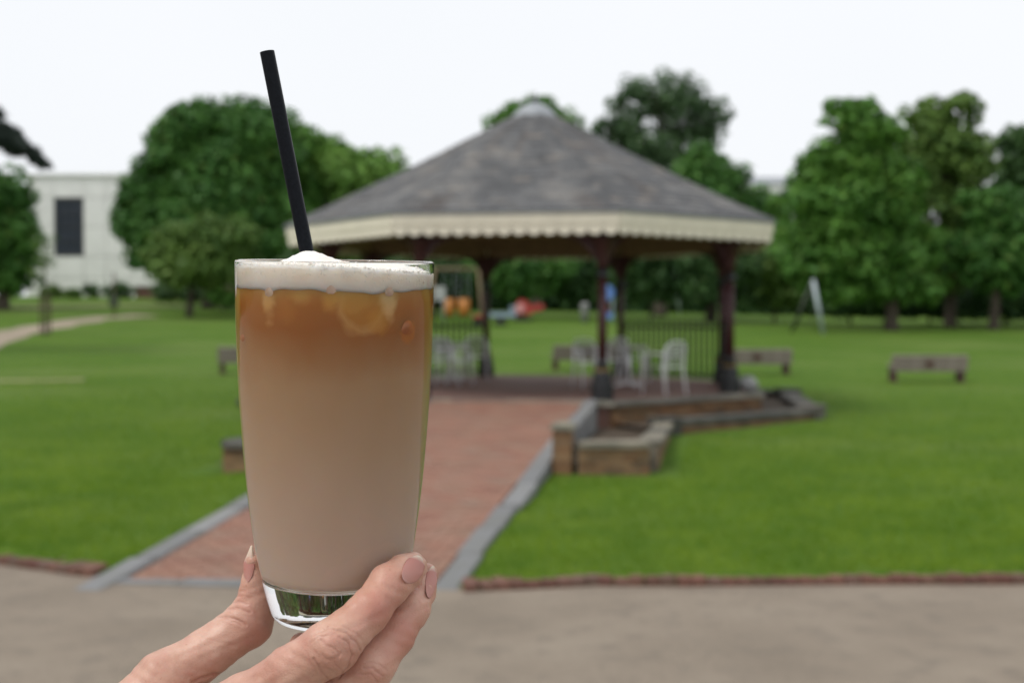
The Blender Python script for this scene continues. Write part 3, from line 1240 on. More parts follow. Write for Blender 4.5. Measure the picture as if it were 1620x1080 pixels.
# ------------------------------------------------------------------ cafe chairs and tables
def make_chair():
    root = thing("cafe_chair", "x", "chair")
    al = M['aluminium']
    # frame runs: two side loops (front leg, arm, rear leg) as legs and arms
    for s in (-1, 1):
        m = MB()
        m.tube([(s * 0.25, -0.24, 0.0), (s * 0.25, -0.21, 0.45), (s * 0.255, -0.19, 0.60), (s * 0.26, -0.16, 0.645)], 0.021, 8)
        m.build("leg", al, root, True)
        m = MB()
        m.tube([(s * 0.22, 0.30, 0.0), (s * 0.22, 0.22, 0.42), (s * 0.215, 0.25, 0.66), (s * 0.19, 0.29, 0.80)], 0.021, 8)
        m.build("leg", al, root, True)
        m = MB()
        m.tube([(s * 0.26, -0.16, 0.66), (s * 0.265, 0.0, 0.672), (s * 0.25, 0.16, 0.668), (s * 0.215, 0.25, 0.66)], 0.02, 8)
        m.build("arm", al, root, True)
    seat = link("seat", None, root)
    m = MB()
    for y in (-0.21, 0.20):
        m.tube([(-0.24, y, 0.44), (0.24, y, 0.44)], 0.012, 8)
    m.build("seat_rail", al, seat, True)
    m = MB()
    m.box((0, 0, 0), (0.46, 0.055, 0.014))
    sl = m.mesh("slat", M['dull_aluminium'])
    for i in range(6):
        link("slat", sl, seat, (0, -0.175 + i * 0.07, 0.455))
    back = link("backrest", None, root)
    m = MB()
    m.tube([(-0.19, 0.29, 0.80), (-0.13, 0.315, 0.85), (0, 0.325, 0.865), (0.13, 0.315, 0.85), (0.19, 0.29, 0.80)], 0.014, 8)
    m.build("back_rail", al, back, True)
    for k in range(5):
        m = MB()
        z = 0.56 + k * 0.058
        y = 0.245 + k * 0.014
        vs, fs = [], []
        for i in range(7):
            t = -1 + 2 * i / 6
            x, yy = t * 0.2, y + 0.03 * (1 - t * t)
            for zz in (z - 0.016, z + 0.016):
                vs += [(x, yy - 0.004, zz), (x, yy + 0.004, zz)]
        for i in range(6):
            q = 4 * i
            fs += [(q, q + 4, q + 6, q + 2), (q + 1, q + 3, q + 7, q + 5), (q + 2, q + 6, q + 7, q + 3), (q, q + 1, q + 5, q + 4)]
        m.add(vs, fs)
        m.build("slat", M['dull_aluminium'], back, True)
    return root


def make_table():
    root = thing("cafe_table", "x", "table")
    m = MB()
    m.lathe([(0.0, 0.70), (0.33, 0.70), (0.345, 0.71), (0.345, 0.725), (0.33, 0.735), (0.0, 0.735)], 32, caps=False)
    m.build("table_top", M['table_top'], root)
    m = MB()
    m.tube([(0, 0, 0.05), (0, 0, 0.7)], 0.03, 12)
    m.build("post", M['aluminium'], root, True)
    for k in range(4):
        a = k * math.pi / 2 + 0.4
        m = MB()
        m.tube([(0, 0, 0.07), (math.cos(a) * 0.18, math.sin(a) * 0.18, 0.05), (math.cos(a) * 0.3, math.sin(a) * 0.3, 0.015)], [0.025, 0.022, 0.015], 8)
        m.build("foot", M['aluminium'], root, True)
    return root


chair_defs = [
    # px of the feet's middle, feet y, facing angle, label
    (1050, 623, R(215), "aluminium slatted cafe chair turned side on, standing nearest the open railing side"),
    (1003, 604, R(100), "aluminium cafe chair on the far side of the table, in front of the iron railing"),
    (934, 612, R(20), "aluminium cafe chair half hidden behind the front dark red column"),
    (968, 606, R(-30), "aluminium cafe chair just past the front dark red column, by the table"),
    (752, 598, R(185), "aluminium cafe chair with rounded back beside the far column's black pedestal"),
    (720, 608, R(60), "aluminium cafe chair between the coffee glass and the chair by the far column"),
    (690, 606, R(-10), "aluminium cafe chair right at the rim line of the coffee glass, partly hidden by it"),
]
proto = make_chair()
for i, (px, py, rz, lab) in enumerate(chair_defs):
    c = proto if i == 0 else copy_tree(proto)
    dep = FPX * (CAMZ - FLOORZ) / (py - HORY)
    p = at(px, py, dep)
    c.location = (p.x, p.y, FLOORZ - 0.003)
    c.rotation_euler = (0, 0, rz)
    tag(c, lab, "chair", "aluminium chairs in the bandstand")
proto = make_table()
for i, (px, py, lab) in enumerate([(995, 611, "small round metal cafe table between the chairs behind the front column"), (716, 601, "small round metal cafe table among the chairs next to the coffee glass")]):
    c = proto if i == 0 else copy_tree(proto)
    dep = FPX * (CAMZ - FLOORZ) / (py - HORY)
    p = at(px, py, dep)
    c.location = (p.x, p.y, FLOORZ - 0.003)
    tag(c, lab, "table", "cafe tables in the bandstand")


# ------------------------------------------------------------------ benches
def make_bench():
    root = thing("park_bench", "x", "bench")
    for s in (-1, 1):
        m = MB()
        prof = [(-0.20, 0.0), (-0.10, 0.0), (-0.08, 0.26), (0.10, 0.26), (0.13, 0.0), (0.23, 0.0), (0.20, 0.33), (0.27, 0.60), (0.19, 0.62), (0.11, 0.38), (-0.16, 0.36)]
        n = len(prof)
        vs = [(s * 0.74 - 0.05, y, z) for y, z in prof] + [(s * 0.74 + 0.05, y, z) for y, z in prof]
        fs = [tuple(range(n))[::-1], tuple(range(n, 2 * n))] + [(i, (i + 1) % n, n + (i + 1) % n, n + i) for i in range(n)]
        m.add(vs, fs)
        m.build("bench_end", M['bench_end'], root)
    m = MB()
    m.box((0, 0, 0), (1.66, 0.095, 0.035))
    sl = m.mesh("seat_slat", M['bench_wood'])
    for k in range(3):
        link("seat_slat", sl, root, (0, -0.11 + k * 0.11, 0.385))
    m = MB()
    m.box((0, 0, 0), (1.66, 0.035, 0.115))
    bl = m.mesh("back_plank", M['bench_wood'])
    for k in range(3):
        link("back_plank", bl, root, (0, 0.248 + 0.03 * k, 0.315 + 0.122 * k), (R(-14), 0, 0))
    m = MB()
    m.box((0, 0, 0), (0.17, 0.012, 0.13))
    link("plaque", m.mesh("plaque", M['plaque']), root, (0, 0.303, 0.425), (R(-14), 0, 0))
    return root


bench_defs = [
    (1465, 604, R(176), "low wooden park bench with dark ends, alone on the open lawn beyond the planter wall"),
    (1194, 591, R(180), "low wooden park bench just past the bandstand's outer column with pale boulder"),
    (926, 585, R(186), "wooden park bench seen through the bandstand behind the front column"),
    (404, 590, R(190), "wooden park bench whose end shows at the edge of the coffee glass"),
]
proto = make_bench()
for i, (px, py, rz, lab) in enumerate(bench_defs):
    c = proto if i == 0 else copy_tree(proto)
    g = ground_at(px, py)
    c.location = (g.x, g.y, g.z - 0.01)
    c.rotation_euler = (0, 0, rz)
    tag(c, lab, "bench", "park benches on the lawn")


# ------------------------------------------------------------------ trees and shrubs
def leaf_cloud(blobs, leaf, density, sub=(22, 30), subr=(0.26, 0.42), squash=0.85, gap=0.0):
    """Leaf faces gathered in clumps over ellipsoid masses. blobs: (centre, (rx, ry, rz))."""
    P, N = [], []
    for c, r in blobs:
        c, r = np.array(c, float), np.array(r, float)
        k = int(RNG.integers(*sub))
        d = RNG.normal(size=(k, 3))
        d /= np.linalg.norm(d, axis=1)[:, None]
        d[:, 2] = d[:, 2] * 0.9 + 0.06
        rad = RNG.uniform(0.62, 0.98, k)
        cc = c + d * r * rad[:, None]
        rr = RNG.uniform(*subr, k) * r.mean()
        if gap:
            keep = RNG.random(k) > gap
            cc, rr = cc[keep], rr[keep]
        for q, s in zip(cc, rr):
            n = max(14, int(density * s * s))
            e = RNG.normal(size=(n, 3))
            e /= np.linalg.norm(e, axis=1)[:, None]
            sh = RNG.uniform(0.6, 1.12, n) ** 0.7
            P.append(q + e * np.array([s, s, s * squash]) * sh[:, None])
            N.append(e * 0.9 + RNG.normal(size=(n, 3)) * 0.4 + np.array([0, 0, 0.75]))
        # sparse filling
        n = int(density * 1.15 * r.mean() ** 2 * (0.3 if gap else 1))
        e = RNG.normal(size=(n, 3))
        e /= np.linalg.norm(e, axis=1)[:, None]
        P.append(c + e * r * (RNG.random(n)[:, None] ** 0.4) * 0.85)
        N.append(e + RNG.normal(size=(n, 3)) * 0.6)
    P, N = np.concatenate(P), np.concatenate(N)
    n = len(P)
    N /= np.linalg.norm(N, axis=1)[:, None] + 1e-9
    t = np.cross(N, RNG.normal(size=(n, 3)))
    t /= np.linalg.norm(t, axis=1)[:, None] + 1e-9
    b = np.cross(N, t)
    s = leaf * RNG.uniform(0.6, 1.35, n)[:, None]
    V = np.stack([P - t * s, P - b * s * 0.55 + N * s * 0.15, P + t * s, P + b * s * 0.55 + N * s * 0.15], 1).reshape(-1, 3)
    return V, np.arange(4 * n).reshape(-1, 4)


def tree(name, label, cat, px, depth, blobs_px, mat, leaf=0.2, dens=190, trunk_r=0.25, group=None, gap=0.0, trunk_px=None, depth_k=0.85, base=None, stems=1):
    """blobs_px: (px, py, rx_px, ry_px) of the crown's masses as they stand at that distance."""
    X0 = (px - 810) / FPX * depth
    gz = lz(X0, depth)
    root = thing(name, label, cat, (X0, depth, gz), 0, group)
    k = depth / FPX
    blobs = []
    for (bx, by, rx, ry) in blobs_px:
        p = at(bx, by, depth)
        rm = min(rx, ry) * k
        p.y += random.uniform(-0.35, 0.35) * rm
        blobs.append(((p.x - X0, p.y - depth, p.z - gz), (rx * k, rx * k * depth_k, ry * k)))
    V, F = leaf_cloud(blobs, leaf, dens, gap=gap)
    V = V[:]
    link("crown", np_mesh("crown", V, F, mat), root)
    # trunk and limbs
    if trunk_r:
        top = max(b[0][2] for b in blobs)
        low = min(b[0][2] - b[1][2] for b in blobs)
        m = MB()
        for sidx in range(stems):
            ox = (sidx - (stems - 1) / 2) * trunk_r * 3
            m.tube([(ox, 0, -0.3), (ox * 1.1, 0, 0.25), (ox * 1.2 + 0.1, 0, top * 0.35), (ox * 1.4 - 0.05, 0.1, top * 0.7), (0.05, 0, top * 0.95)],
                   [trunk_r * 1.5, trunk_r * 1.05, trunk_r * 0.85, trunk_r * 0.5, trunk_r * 0.2], 10)
        link("trunk", m.mesh("trunk", M['bark'], True), root)
        mm = MB()
        for (c, r) in blobs:
            z0 = max(0.6, min(c[2] * 0.55, top * 0.6))
            a, b = Vector((0.05, 0, z0)), Vector(c)
            mid_ = a.lerp(b, 0.5) + Vector((random.uniform(-.2, .2), random.uniform(-.2, .2), 0.25))
            mm.tube([a, mid_, b], [trunk_r * 0.42, trunk_r * 0.28, trunk_r * 0.1], 6)
            for _ in range(3):
                e = b + Vector((random.uniform(-1, 1) * r[0], random.uniform(-1, 1) * r[1], random.uniform(-.4, 1) * r[2])) * 0.7
                mm.tube([mid_.lerp(b, 0.5), mid_.lerp(e, 0.7), e], [trunk_r * 0.2, trunk_r * 0.12, trunk_r * 0.04], 5)
        link("limbs", mm.mesh("limbs", M['bark'], True), root)
    return root


# left of the bandstand
tree("broadleaf_tree", "large round dark green tree standing beside the white building", "tree", 330, 62,
     [(345, 235, 85, 85), (300, 290, 75, 80), (390, 290, 85, 85), (340, 360, 110, 85), (250, 385, 60, 55), (430, 375, 70, 80), (275, 245, 45, 55), (232, 305, 42, 48), (215, 350, 42, 55), (395, 215, 70, 60), (310, 210, 60, 50), (330, 310, 90, 70)],
     M['leaf_mid'], 0.19, 210, 0.34)
tree("broadleaf_tree", "green tree with a sloping crown behind the black straw", "tree", 470, 66,
     [(440, 225, 60, 55), (470, 245, 65, 60), (505, 270, 55, 55), (455, 320, 70, 70), (530, 320, 70, 65), (500, 390, 80, 60)],
     M['leaf_light'], 0.2, 200, 0.3)
tree("bushy_tree", "small yellowish green bushy tree in front of the large round tree", "tree", 300, 54,
     [(275, 395, 55, 45), (340, 385, 60, 45), (310, 425, 75, 35), (370, 410, 40, 40)],
     M['leaf_olive'], 0.16, 260, 0.16)
tree("broadleaf_tree", "green tree with low even crown between straw and bandstand roof", "tree", 605, 64,
     [(560, 278, 58, 50), (530, 262, 40, 40), (620, 280, 42, 45), (600, 340, 70, 60), (660, 345, 45, 50), (560, 380, 60, 60), (640, 400, 70, 50)],
     M['leaf_bright'], 0.2, 200, 0.28)
tree("broadleaf_tree", "dense green tree at the frame edge beside the white building's corner", "tree", 5, 58,
     [(5, 325, 52, 58), (22, 385, 42, 55), (-30, 350, 75, 85), (15, 430, 45, 38), (-45, 430, 60, 40)],
     M['leaf_mid'], 0.19, 210, 0.3)
# behind the bandstand
tree("broadleaf_tree", "bright green tree whose top peeks out behind the roof's lead cap", "tree", 850, 75,
     [(815, 195, 42, 40), (855, 185, 42, 36), (885, 215, 42, 45), (850, 270, 95, 80), (780, 300, 70, 70), (910, 310, 75, 70), (720, 300, 45, 50)],
     M['leaf_light'], 0.2, 170, 0.34)
tree("tall_tree", "tall tree with open airy crown and sky gaps right of the roof's point", "tree", 1045, 68,
     [(1040, 148, 58, 40), (1005, 180, 48, 42), (1080, 180, 52, 48), (1120, 190, 34, 36), (968, 205, 34, 24), (1040, 230, 85, 55), (1100, 240, 50, 45), (1000, 250, 50, 50), (1045, 300, 80, 60)],
     M['leaf_grey'], 0.16, 190, 0.32, gap=0.2)
tree("broadleaf_tree", "round topped green tree sloping down to the valance's end", "tree", 1125, 60,
     [(1110, 280, 60, 50), (1150, 310, 50, 50), (1085, 330, 70, 60), (1175, 345, 36, 50), (1120, 385, 85, 60)],
     M['leaf_mid'], 0.18, 210, 0.26)
tree("broadleaf_tree", "pale far tree glimpsed between the valance's end and the tall conical tree", "tree", 1213, 95,
     [(1205, 330, 30, 38), (1225, 340, 28, 35), (1215, 390, 40, 50)],
     M['leaf_light'], 0.24, 140, 0.25)
# right of the bandstand
tree("conical_tree", "tall bright green tree with tiered leafy boughs down to the lawn", "tree", 1410, 50,
     [(1350, 195, 50, 42), (1385, 215, 40, 50), (1330, 255, 62, 45), (1390, 275, 62, 55), (1310, 320, 72, 45), (1380, 345, 72, 55), (1300, 285, 45, 40), (1420, 300, 55, 60), (1340, 350, 80, 60), (1290, 380, 60, 45), (1355, 410, 85, 45), (1440, 400, 50, 55), (1300, 430, 60, 32), (1410, 450, 60, 30), (1335, 462, 60, 24), (1455, 452, 48, 30)],
     M['leaf_light'], 0.17, 250, 0.28)
tree("tall_tree", "tall olive green tree with ragged top next to the tiered tree", "tree", 1503, 54,
     [(1475, 180, 40, 28), (1515, 178, 38, 32), (1455, 215, 40, 40), (1500, 225, 50, 45), (1460, 280, 60, 55), (1520, 280, 50, 55), (1480, 345, 75, 60), (1545, 350, 45, 60), (1440, 260, 45, 55), (1545, 250, 45, 55), (1490, 410, 75, 50)],
     M['leaf_olive'], 0.18, 200, 0.26, gap=0.1)
tree("broadleaf_tree", "dark rounded tree cut by the frame edge above a green shrub", "tree", 1640, 60,
     [(1620, 240, 45, 45), (1660, 250, 60, 60), (1615, 290, 45, 45), (1680, 330, 80, 70), (1620, 350, 60, 50)],
     M['leaf_dark'], 0.19, 210, 0.3)
tree("broadleaf_tree", "mid green tree in front of the frame edge's dark rounded tree", "tree", 1572, 51,
     [(1565, 340, 48, 50), (1605, 370, 50, 50), (1540, 400, 55, 50), (1590, 430, 60, 40), (1640, 420, 55, 55)],
     M['leaf_mid'], 0.17, 230, 0.22)

shrubs = [
    # label, px, depth, blobs, mat
    ("dark shrub under the large round tree by the brick wall", 440, 56, [(430, 450, 60, 40), (480, 440, 50, 45)], 'leaf_dark'),
    ("dark laurel shrub behind the orange playground seats", 690, 60, [(680, 430, 60, 55), (730, 440, 55, 50), (640, 440, 50, 50)], 'leaf_dark'),
    ("dark shrub with a bright leafy spray above the red spring rider", 820, 58, [(800, 425, 55, 50), (850, 430, 50, 50), (825, 395, 50, 40)], 'leaf_mid'),
    ("dark shrub behind the front dark red column", 925, 60, [(900, 430, 50, 55), (950, 430, 50, 55)], 'leaf_dark'),
    ("dark green shrub between the two inner columns", 1030, 58, [(1010, 440, 50, 50), (1060, 430, 50, 55), (1030, 400, 45, 40)], 'leaf_dark'),
    ("dark shrub just before the bandstand's outer column", 1120, 57, [(1110, 440, 50, 50), (1165, 440, 45, 50)], 'leaf_dark'),
    ("olive shrub behind the leaning steel swing post", 1225, 57, [(1215, 440, 45, 50), (1265, 455, 50, 45)], 'leaf_olive'),
    ("dark hedge shrub under the tiered tree", 1345, 57, [(1320, 470, 60, 35), (1380, 475, 50, 32)], 'leaf_dark'),
    ("dark hedge shrub under the ragged olive tree", 1470, 58, [(1440, 470, 50, 38), (1500, 468, 55, 40)], 'leaf_dark'),
    ("dark hedge shrub below the frame edge's trees", 1590, 56, [(1560, 475, 55, 35), (1620, 470, 55, 40), (1670, 470, 50, 40)], 'leaf_dark'),
    ("small clipped dark bush against the white building, farther from the sapling", 187, 74, [(187, 460, 24, 13)], 'leaf_dark'),
    ("small clipped dark bush against the white building, nearer the sapling", 146, 74, [(146, 460, 18, 12)], 'leaf_dark'),
    ("low green bush in front of the reddish brick wall", 275, 70, [(262, 462, 28, 16), (300, 466, 26, 16)], 'leaf_dark'),
    ("low light green bush at the large tree's trunk", 352, 60, [(345, 470, 20, 15), (365, 474, 16, 12)], 'leaf_light'),
    ("low dark bush at the foot of the frame edge's dense tree", 95, 72, [(80, 462, 22, 10), (112, 464, 16, 8)], 'leaf_olive'),
]
for lab, px, dep, bl, mk in shrubs:
    tree("shrub", lab, "shrub", px, dep, bl, M[mk], 0.15 if dep < 65 else 0.13, 260, 0.07)

# trees that carry the planting on past both edges of the view
tree("broadleaf_tree", "broad green tree beyond the frame edge on the lawn's far side", "tree", 1850, 62,
     [(1850, 260, 110, 90), (1790, 340, 90, 80), (1900, 350, 100, 90), (1840, 430, 120, 60)], M['leaf_mid'], 0.24, 120, 0.34)
tree("broadleaf_tree", "broad dark tree beyond the frame edge past the white building", "tree", -260, 70,
     [(-260, 260, 110, 90), (-330, 340, 90, 80), (-200, 350, 80, 80), (-260, 420, 120, 50)], M['leaf_dark'], 0.24, 120, 0.34)


def treeline():
    """The wooded edge that closes the park all round, read as one mass."""
    blobs = []
    for x in np.arange(-14, 75, 2.3):
        y = 90 + 4 * math.sin(x * 0.7)
        z = lz(x, y)
        h = random.uniform(2.6, 3.6)
        blobs.append(((x, y, z + 1.2), (3.2, 2.4, h * 0.8)))
        blobs.append(((x + 1.1, y - 1.5, z + 0.5), (2.2, 1.6, 1.3)))
        blobs.append(((x + 1.5, y + 3, z + 2.8 + random.uniform(-.6, .8)), (3.0, 2.6, 2.4)))
    for y in np.arange(0, 100, 7):  # side belts out of view, added to darken what the glass mirrors
        for sx in (-1, 1):
            x = sx * (78 + 6 * math.sin(y * 0.31))
            for k in range(2):
                blobs.append(((x + random.uniform(-3, 3), y, 3 + 4.5 * k), (4.5, 5.0, 3.6)))
    V, F = leaf_cloud(blobs, 0.44, 42)
    o = link("treeline", np_mesh("treeline", V, F, M['leaf_dark']))
    tag(o, kind="stuff", label="dark wooded edge closing the park behind the playground and trees, with added unseen side belts")


treeline()


def cedar():
    dep = 34.0
    X0 = (-330 - 810) / FPX * dep
    gz = lz(X0, dep)
    root = thing("cedar_tree", "dark cedar whose drooping bough reaches in over the white building", "tree", (X0, dep, gz))
    m = MB()
    m.tube([(0, 0, -0.3), (0.05, 0, 2), (0, 0.1, 6), (0, 0, 11)], [0.55, 0.42, 0.32, 0.1], 12)
    link("trunk", m.mesh("trunk", M['bark'], True), root)
    mm = MB()
    V, F, off = [], [], 0
    boughs = [[(-330, 330), (-200, 230), (-60, 185), (0, 200), (45, 238), (72, 266)],
              [(-330, 300), (-180, 220), (-70, 190), (0, 222), (30, 246)],
              [(-330, 260), (-200, 170), (-90, 150), (-30, 165), (5, 185)],
              [(-330, 220), (-240, 120), (-140, 100), (-60, 140)],
              [(-330, 320), (-430, 200), (-560, 180), (-640, 240)],
              [(-330, 180), (-420, 90), (-500, 90), (-560, 130)]]
    for bi, b in enumerate(boughs):
        pts = []
        for i, (x, y) in enumerate(b):
            q = at(x, y, dep + (0.5 * math.sin(bi * 2.1 + i)))
            pts.append(q - Vector((X0, dep, gz)))
        mm.tube(pts, list(np.linspace(0.16, 0.02, len(pts))), 7)
        fine = []
        for i in range(len(pts) - 1):
            for t in np.linspace(0, 1, 9)[:-1]:
                fine.append(pts[i].lerp(pts[i + 1], float(t)))
        blobs = []
        for i, q in enumerate(fine[6:]):
            fr = i / max(1, len(fine) - 7)
            w = 0.52 * (1 - 0.55 * fr)
            blobs.append(((q.x, q.y, q.z), (w, w * 1.5, w * 0.62)))
        v, f = leaf_cloud(blobs, 0.055, 900, sub=(5, 8), subr=(0.3, 0.5), squash=0.6)
        V.append(v)
        F.append(f + off)
        off += len(v)
    link("limbs", mm.mesh("limbs", M['bark'], True), root)
    link("crown", np_mesh("crown", np.concatenate(V), np.concatenate(F), M['leaf_cedar']), root)


cedar()


def sapling(px, py_base, py_top, label, guard=True):
    g = ground_at(px, py_base)
    h = (py_base - py_top) / FPX * g.y
    root = thing("sapling", label, "young tree", g)
    m = MB()
    m.tube([(0, 0, -0.1), (0.02, 0, h * 0.4), (-0.03, 0.02, h * 0.75), (0.02, 0, h)], [0.05, 0.042, 0.03, 0.01], 8)
    link("trunk", m.mesh("trunk", M['bark'], True), root)
    m = MB()
    for k in range(14):
        z = h * random.uniform(0.45, 0.95)
        a = random.uniform(0, 6.28)
        l = random.uniform(0.35, 0.8) * (1.2 - z / h)
        m.tube([(0, 0, z), (math.cos(a) * l * 0.6, math.sin(a) * l * 0.6, z + 0.25 * l), (math.cos(a) * l, math.sin(a) * l, z + 0.35 * l)], [0.016, 0.01, 0.004], 5)
    link("twigs", m.mesh("twigs", M['bark'], True), root)
    blobs = [((random.uniform(-.5, .5), random.uniform(-.5, .5), h * random.uniform(.55, 1.0)), (.4, .4, .35)) for _ in range(7)]
    V, F = leaf_cloud(blobs, 0.06, 160, sub=(4, 7), gap=0.3)
    link("crown", np_mesh("crown", V, F, M['leaf_olive']), root)
    m = MB()
    for s in (-1, 1):
        m.box((s * 0.16, 0, h * 0.2), (0.06, 0.06, h * 0.44))
    m.box((0, 0, h * 0.34), (0.36, 0.03, 0.08))
    link("stake", m.mesh("stake", M['bench_end'], False), root)


sapling(72, 530, 375, "thin young tree tied to dark stakes beside the dirt path")
g = ground_at(181, 503)
root = thing("signpost", "short thin post with a small dark board standing near the dirt path's end", "post", g)
m = MB()
m.tube([(0, 0, -0.1), (0, 0, 2.0)], 0.04, 8)
m.build("post", M['bench_end'], root, True)
m = MB()
m.box((0, -0.05, 0.75), (0.42, 0.03, 0.5))
m.build("board", M['green_steel'], root)


# ------------------------------------------------------------------ white building
def building():
    dep = 82.0
    k = dep / FPX
    x0, x1 = (44 - 810) * k, (330 - 810) * k
    z0, z1 = lz((130 - 810) * k, dep) - 0.8, CAMZ + (500 - 280) * k
    root = thing("white_building", "plain white panelled building with one tall dark window", "building", (0, 0, 0))
    m = MB()
    m.box(((x0 + x1) / 2, dep + 6, (z0 + z1) / 2), (x1 - x0 - 0.1, 12, z1 - z0 - 0.05))
    m.build("wall", M['mortar'], root)
    # window opening in photograph pixels
    wx0, wx1 = (91 - 810) * k, (132 - 810) * k
    wz1, wz0 = CAMZ + (500 - 316) * k, CAMZ + (500 - 403) * k
    xs = [x0, (58 - 810) * k, wx0 - 0.12, wx1 + 0.12, (170 - 810) * k, (210 - 810) * k, (250 - 810) * k, (290 - 810) * k, x1]
    zs = [z0, CAMZ + (500 - 440) * k, wz0 - 0.12, (wz0 + wz1) / 2, wz1 + 0.12, z1 - 0.02]
    for i in range(len(xs) - 1):
        for j in range(len(zs) - 1):
            if i == 2 and j in (2, 3):
                continue
            m = MB()
            w, h = xs[i + 1] - xs[i] - 0.035, zs[j + 1] - zs[j] - 0.035
            m.box(((xs[i] + xs[i + 1]) / 2, dep - 0.06 + random.uniform(-.01, .01), (zs[j] + zs[j + 1]) / 2), (w, 0.2, h))
            m.build("panel", M['render_wall'], root)
    m = MB()
    m.box(((x0 + x1) / 2, dep + 5.95, z1 + 0.09), (x1 - x0 + 0.3, 12.5, 0.18))
    m.build("parapet", M['render_wall'], root)
    win = link("window", None, root, ((wx0 + wx1) / 2, dep - 0.10, (wz0 + wz1) / 2))
    W, Hh = wx1 - wx0, wz1 - wz0
    m = MB()
    m.box((-W / 2, 0, 0), (0.1, 0.16, Hh + 0.1))
    m.box((W / 2, 0, 0), (0.1, 0.16, Hh + 0.1))
    m.box((0, 0, Hh / 2), (W - 0.11, 0.16, 0.1))
    m.box((0, 0, -Hh / 2), (W - 0.11, 0.16, 0.1))
    for i in (1, 2):
        m.box((-W / 2 + W * i / 3, 0.002, 0), (0.05, 0.12, Hh - 0.11))
    for j in (1, 2, 3):
        m.box((0, 0.004, -Hh / 2 + Hh * j / 4), (W - 0.11, 0.08, 0.04))
    m.build("frame", M['window_frame'], win)
    for i in range(3):
        for j in range(4):
            m = MB()
            m.box((-W / 2 + W * (i + .5) / 3, 0.05, -Hh / 2 + Hh * (j + .5) / 4), (W / 3 - 0.02, 0.02, Hh / 4 - 0.02))
            m.build("pane", M['window_glass'], win)
    # low reddish wall in the planting to the right of it
    a, b = (215 - 810) / FPX * 76, (372 - 810) / FPX * 76
    zz = lz((a + b) / 2, 76)
    root2 = thing("garden_wall", "low reddish brick garden wall under the large round tree", "wall", ((a + b) / 2, 76, zz))
    m = MB()
    m.box((0, 0, 0.3), (b - a, 0.3, 1.0))
    m.build("brickwork", M['edge_brick'], root2)
    m = MB()
    m.box((0, 0, 0.84), (b - a + 0.1, 0.4, 0.08))
    m.build("coping", M['coping'], root2)
    # a far pale house glimpsed between the trees at the right
    d2 = 120.0
    k2 = d2 / FPX
    cx = (1222 - 810) * k2
    root3 = thing("pale_house", "pale house glimpsed through the gap between trees past the valance's end", "house", (cx, d2, 0))
    m = MB()
    zt = CAMZ + (500 - 292) * k2
    m.box((0, 4, zt / 2), (5.5, 8, zt))
    m.build("wall", M['render_wall'], root3)
    m = MB()
    m.add([(-3, -0.3, zt), (3, -0.3, zt), (3, 8.3, zt), (-3, 8.3, zt), (-3, 4, zt + 1.2), (3, 4, zt + 1.2)], [(0, 1, 5, 4), (2, 3, 4, 5), (1, 2, 5), (3, 0, 4), (0, 3, 2, 1)])
    m.build("roof", M['lead'], root3)
    for s in (-1, 1):
        m = MB()
        m.box((s * 1.3, -0.03, zt - 1.2), (0.9, 0.1, 1.3))
        m.build("window", M['window_glass'], root3)


building()


# ------------------------------------------------------------------ playground
def swing_frame(px, py_base, py_top, label, yaw, leg_mat, length=3.2):
    g = ground_at(px, py_base)
    h = (py_base - py_top) / FPX * g.y
    root = thing("swing_frame", label, "swing", g, yaw)
    # near A-frame: its front leg foot is the origin; the top leans back over the span
    top = Vector((-0.42, 0, h))
    for y in (0, length):
        m = MB()
        m.tube([(0, y, -0.1), top + Vector((0, y, 0))], 0.085, 10)
        m.build("leg", leg_mat if y == 0 else M['green_steel'], root, True)
        m = MB()
        m.tube([(-1.3, y, -0.1), top + Vector((-0.02, y, -0.06))], 0.055, 10)
        m.build("leg", M['green_steel'], root, True)
    m = MB()
    m.tube([top + Vector((0, -0.08, -0.02)), top + Vector((0, length + 0.08, -0.02))], 0.05, 10)
    m.build("crossbar", M['green_steel'], root, True)
    for q in (0.32, 0.68):
        for s in (-0.22, 0.22):
            m = MB()
            m.tube([top + Vector((0, length * q + s, -0.05)), Vector((-0.42, length * q + s, 0.5))], 0.012, 5)
            m.build("chain", M['rubber'], root)
        m = MB()
        m.box((-0.42, length * q, 0.48), (0.18, 0.46, 0.04))
        m.build("seat", M['rubber'], root)


swing_frame(1303, 528, 441, "steel swing frame whose leaning pale grey leg stands on the lawn under the tiered tree", R(-14.5), M['galv'])
swing_frame(1076, 497, 432, "steel swing frame with a leaning grey leg seen between the columns under the roof", R(-8), M['galv'])


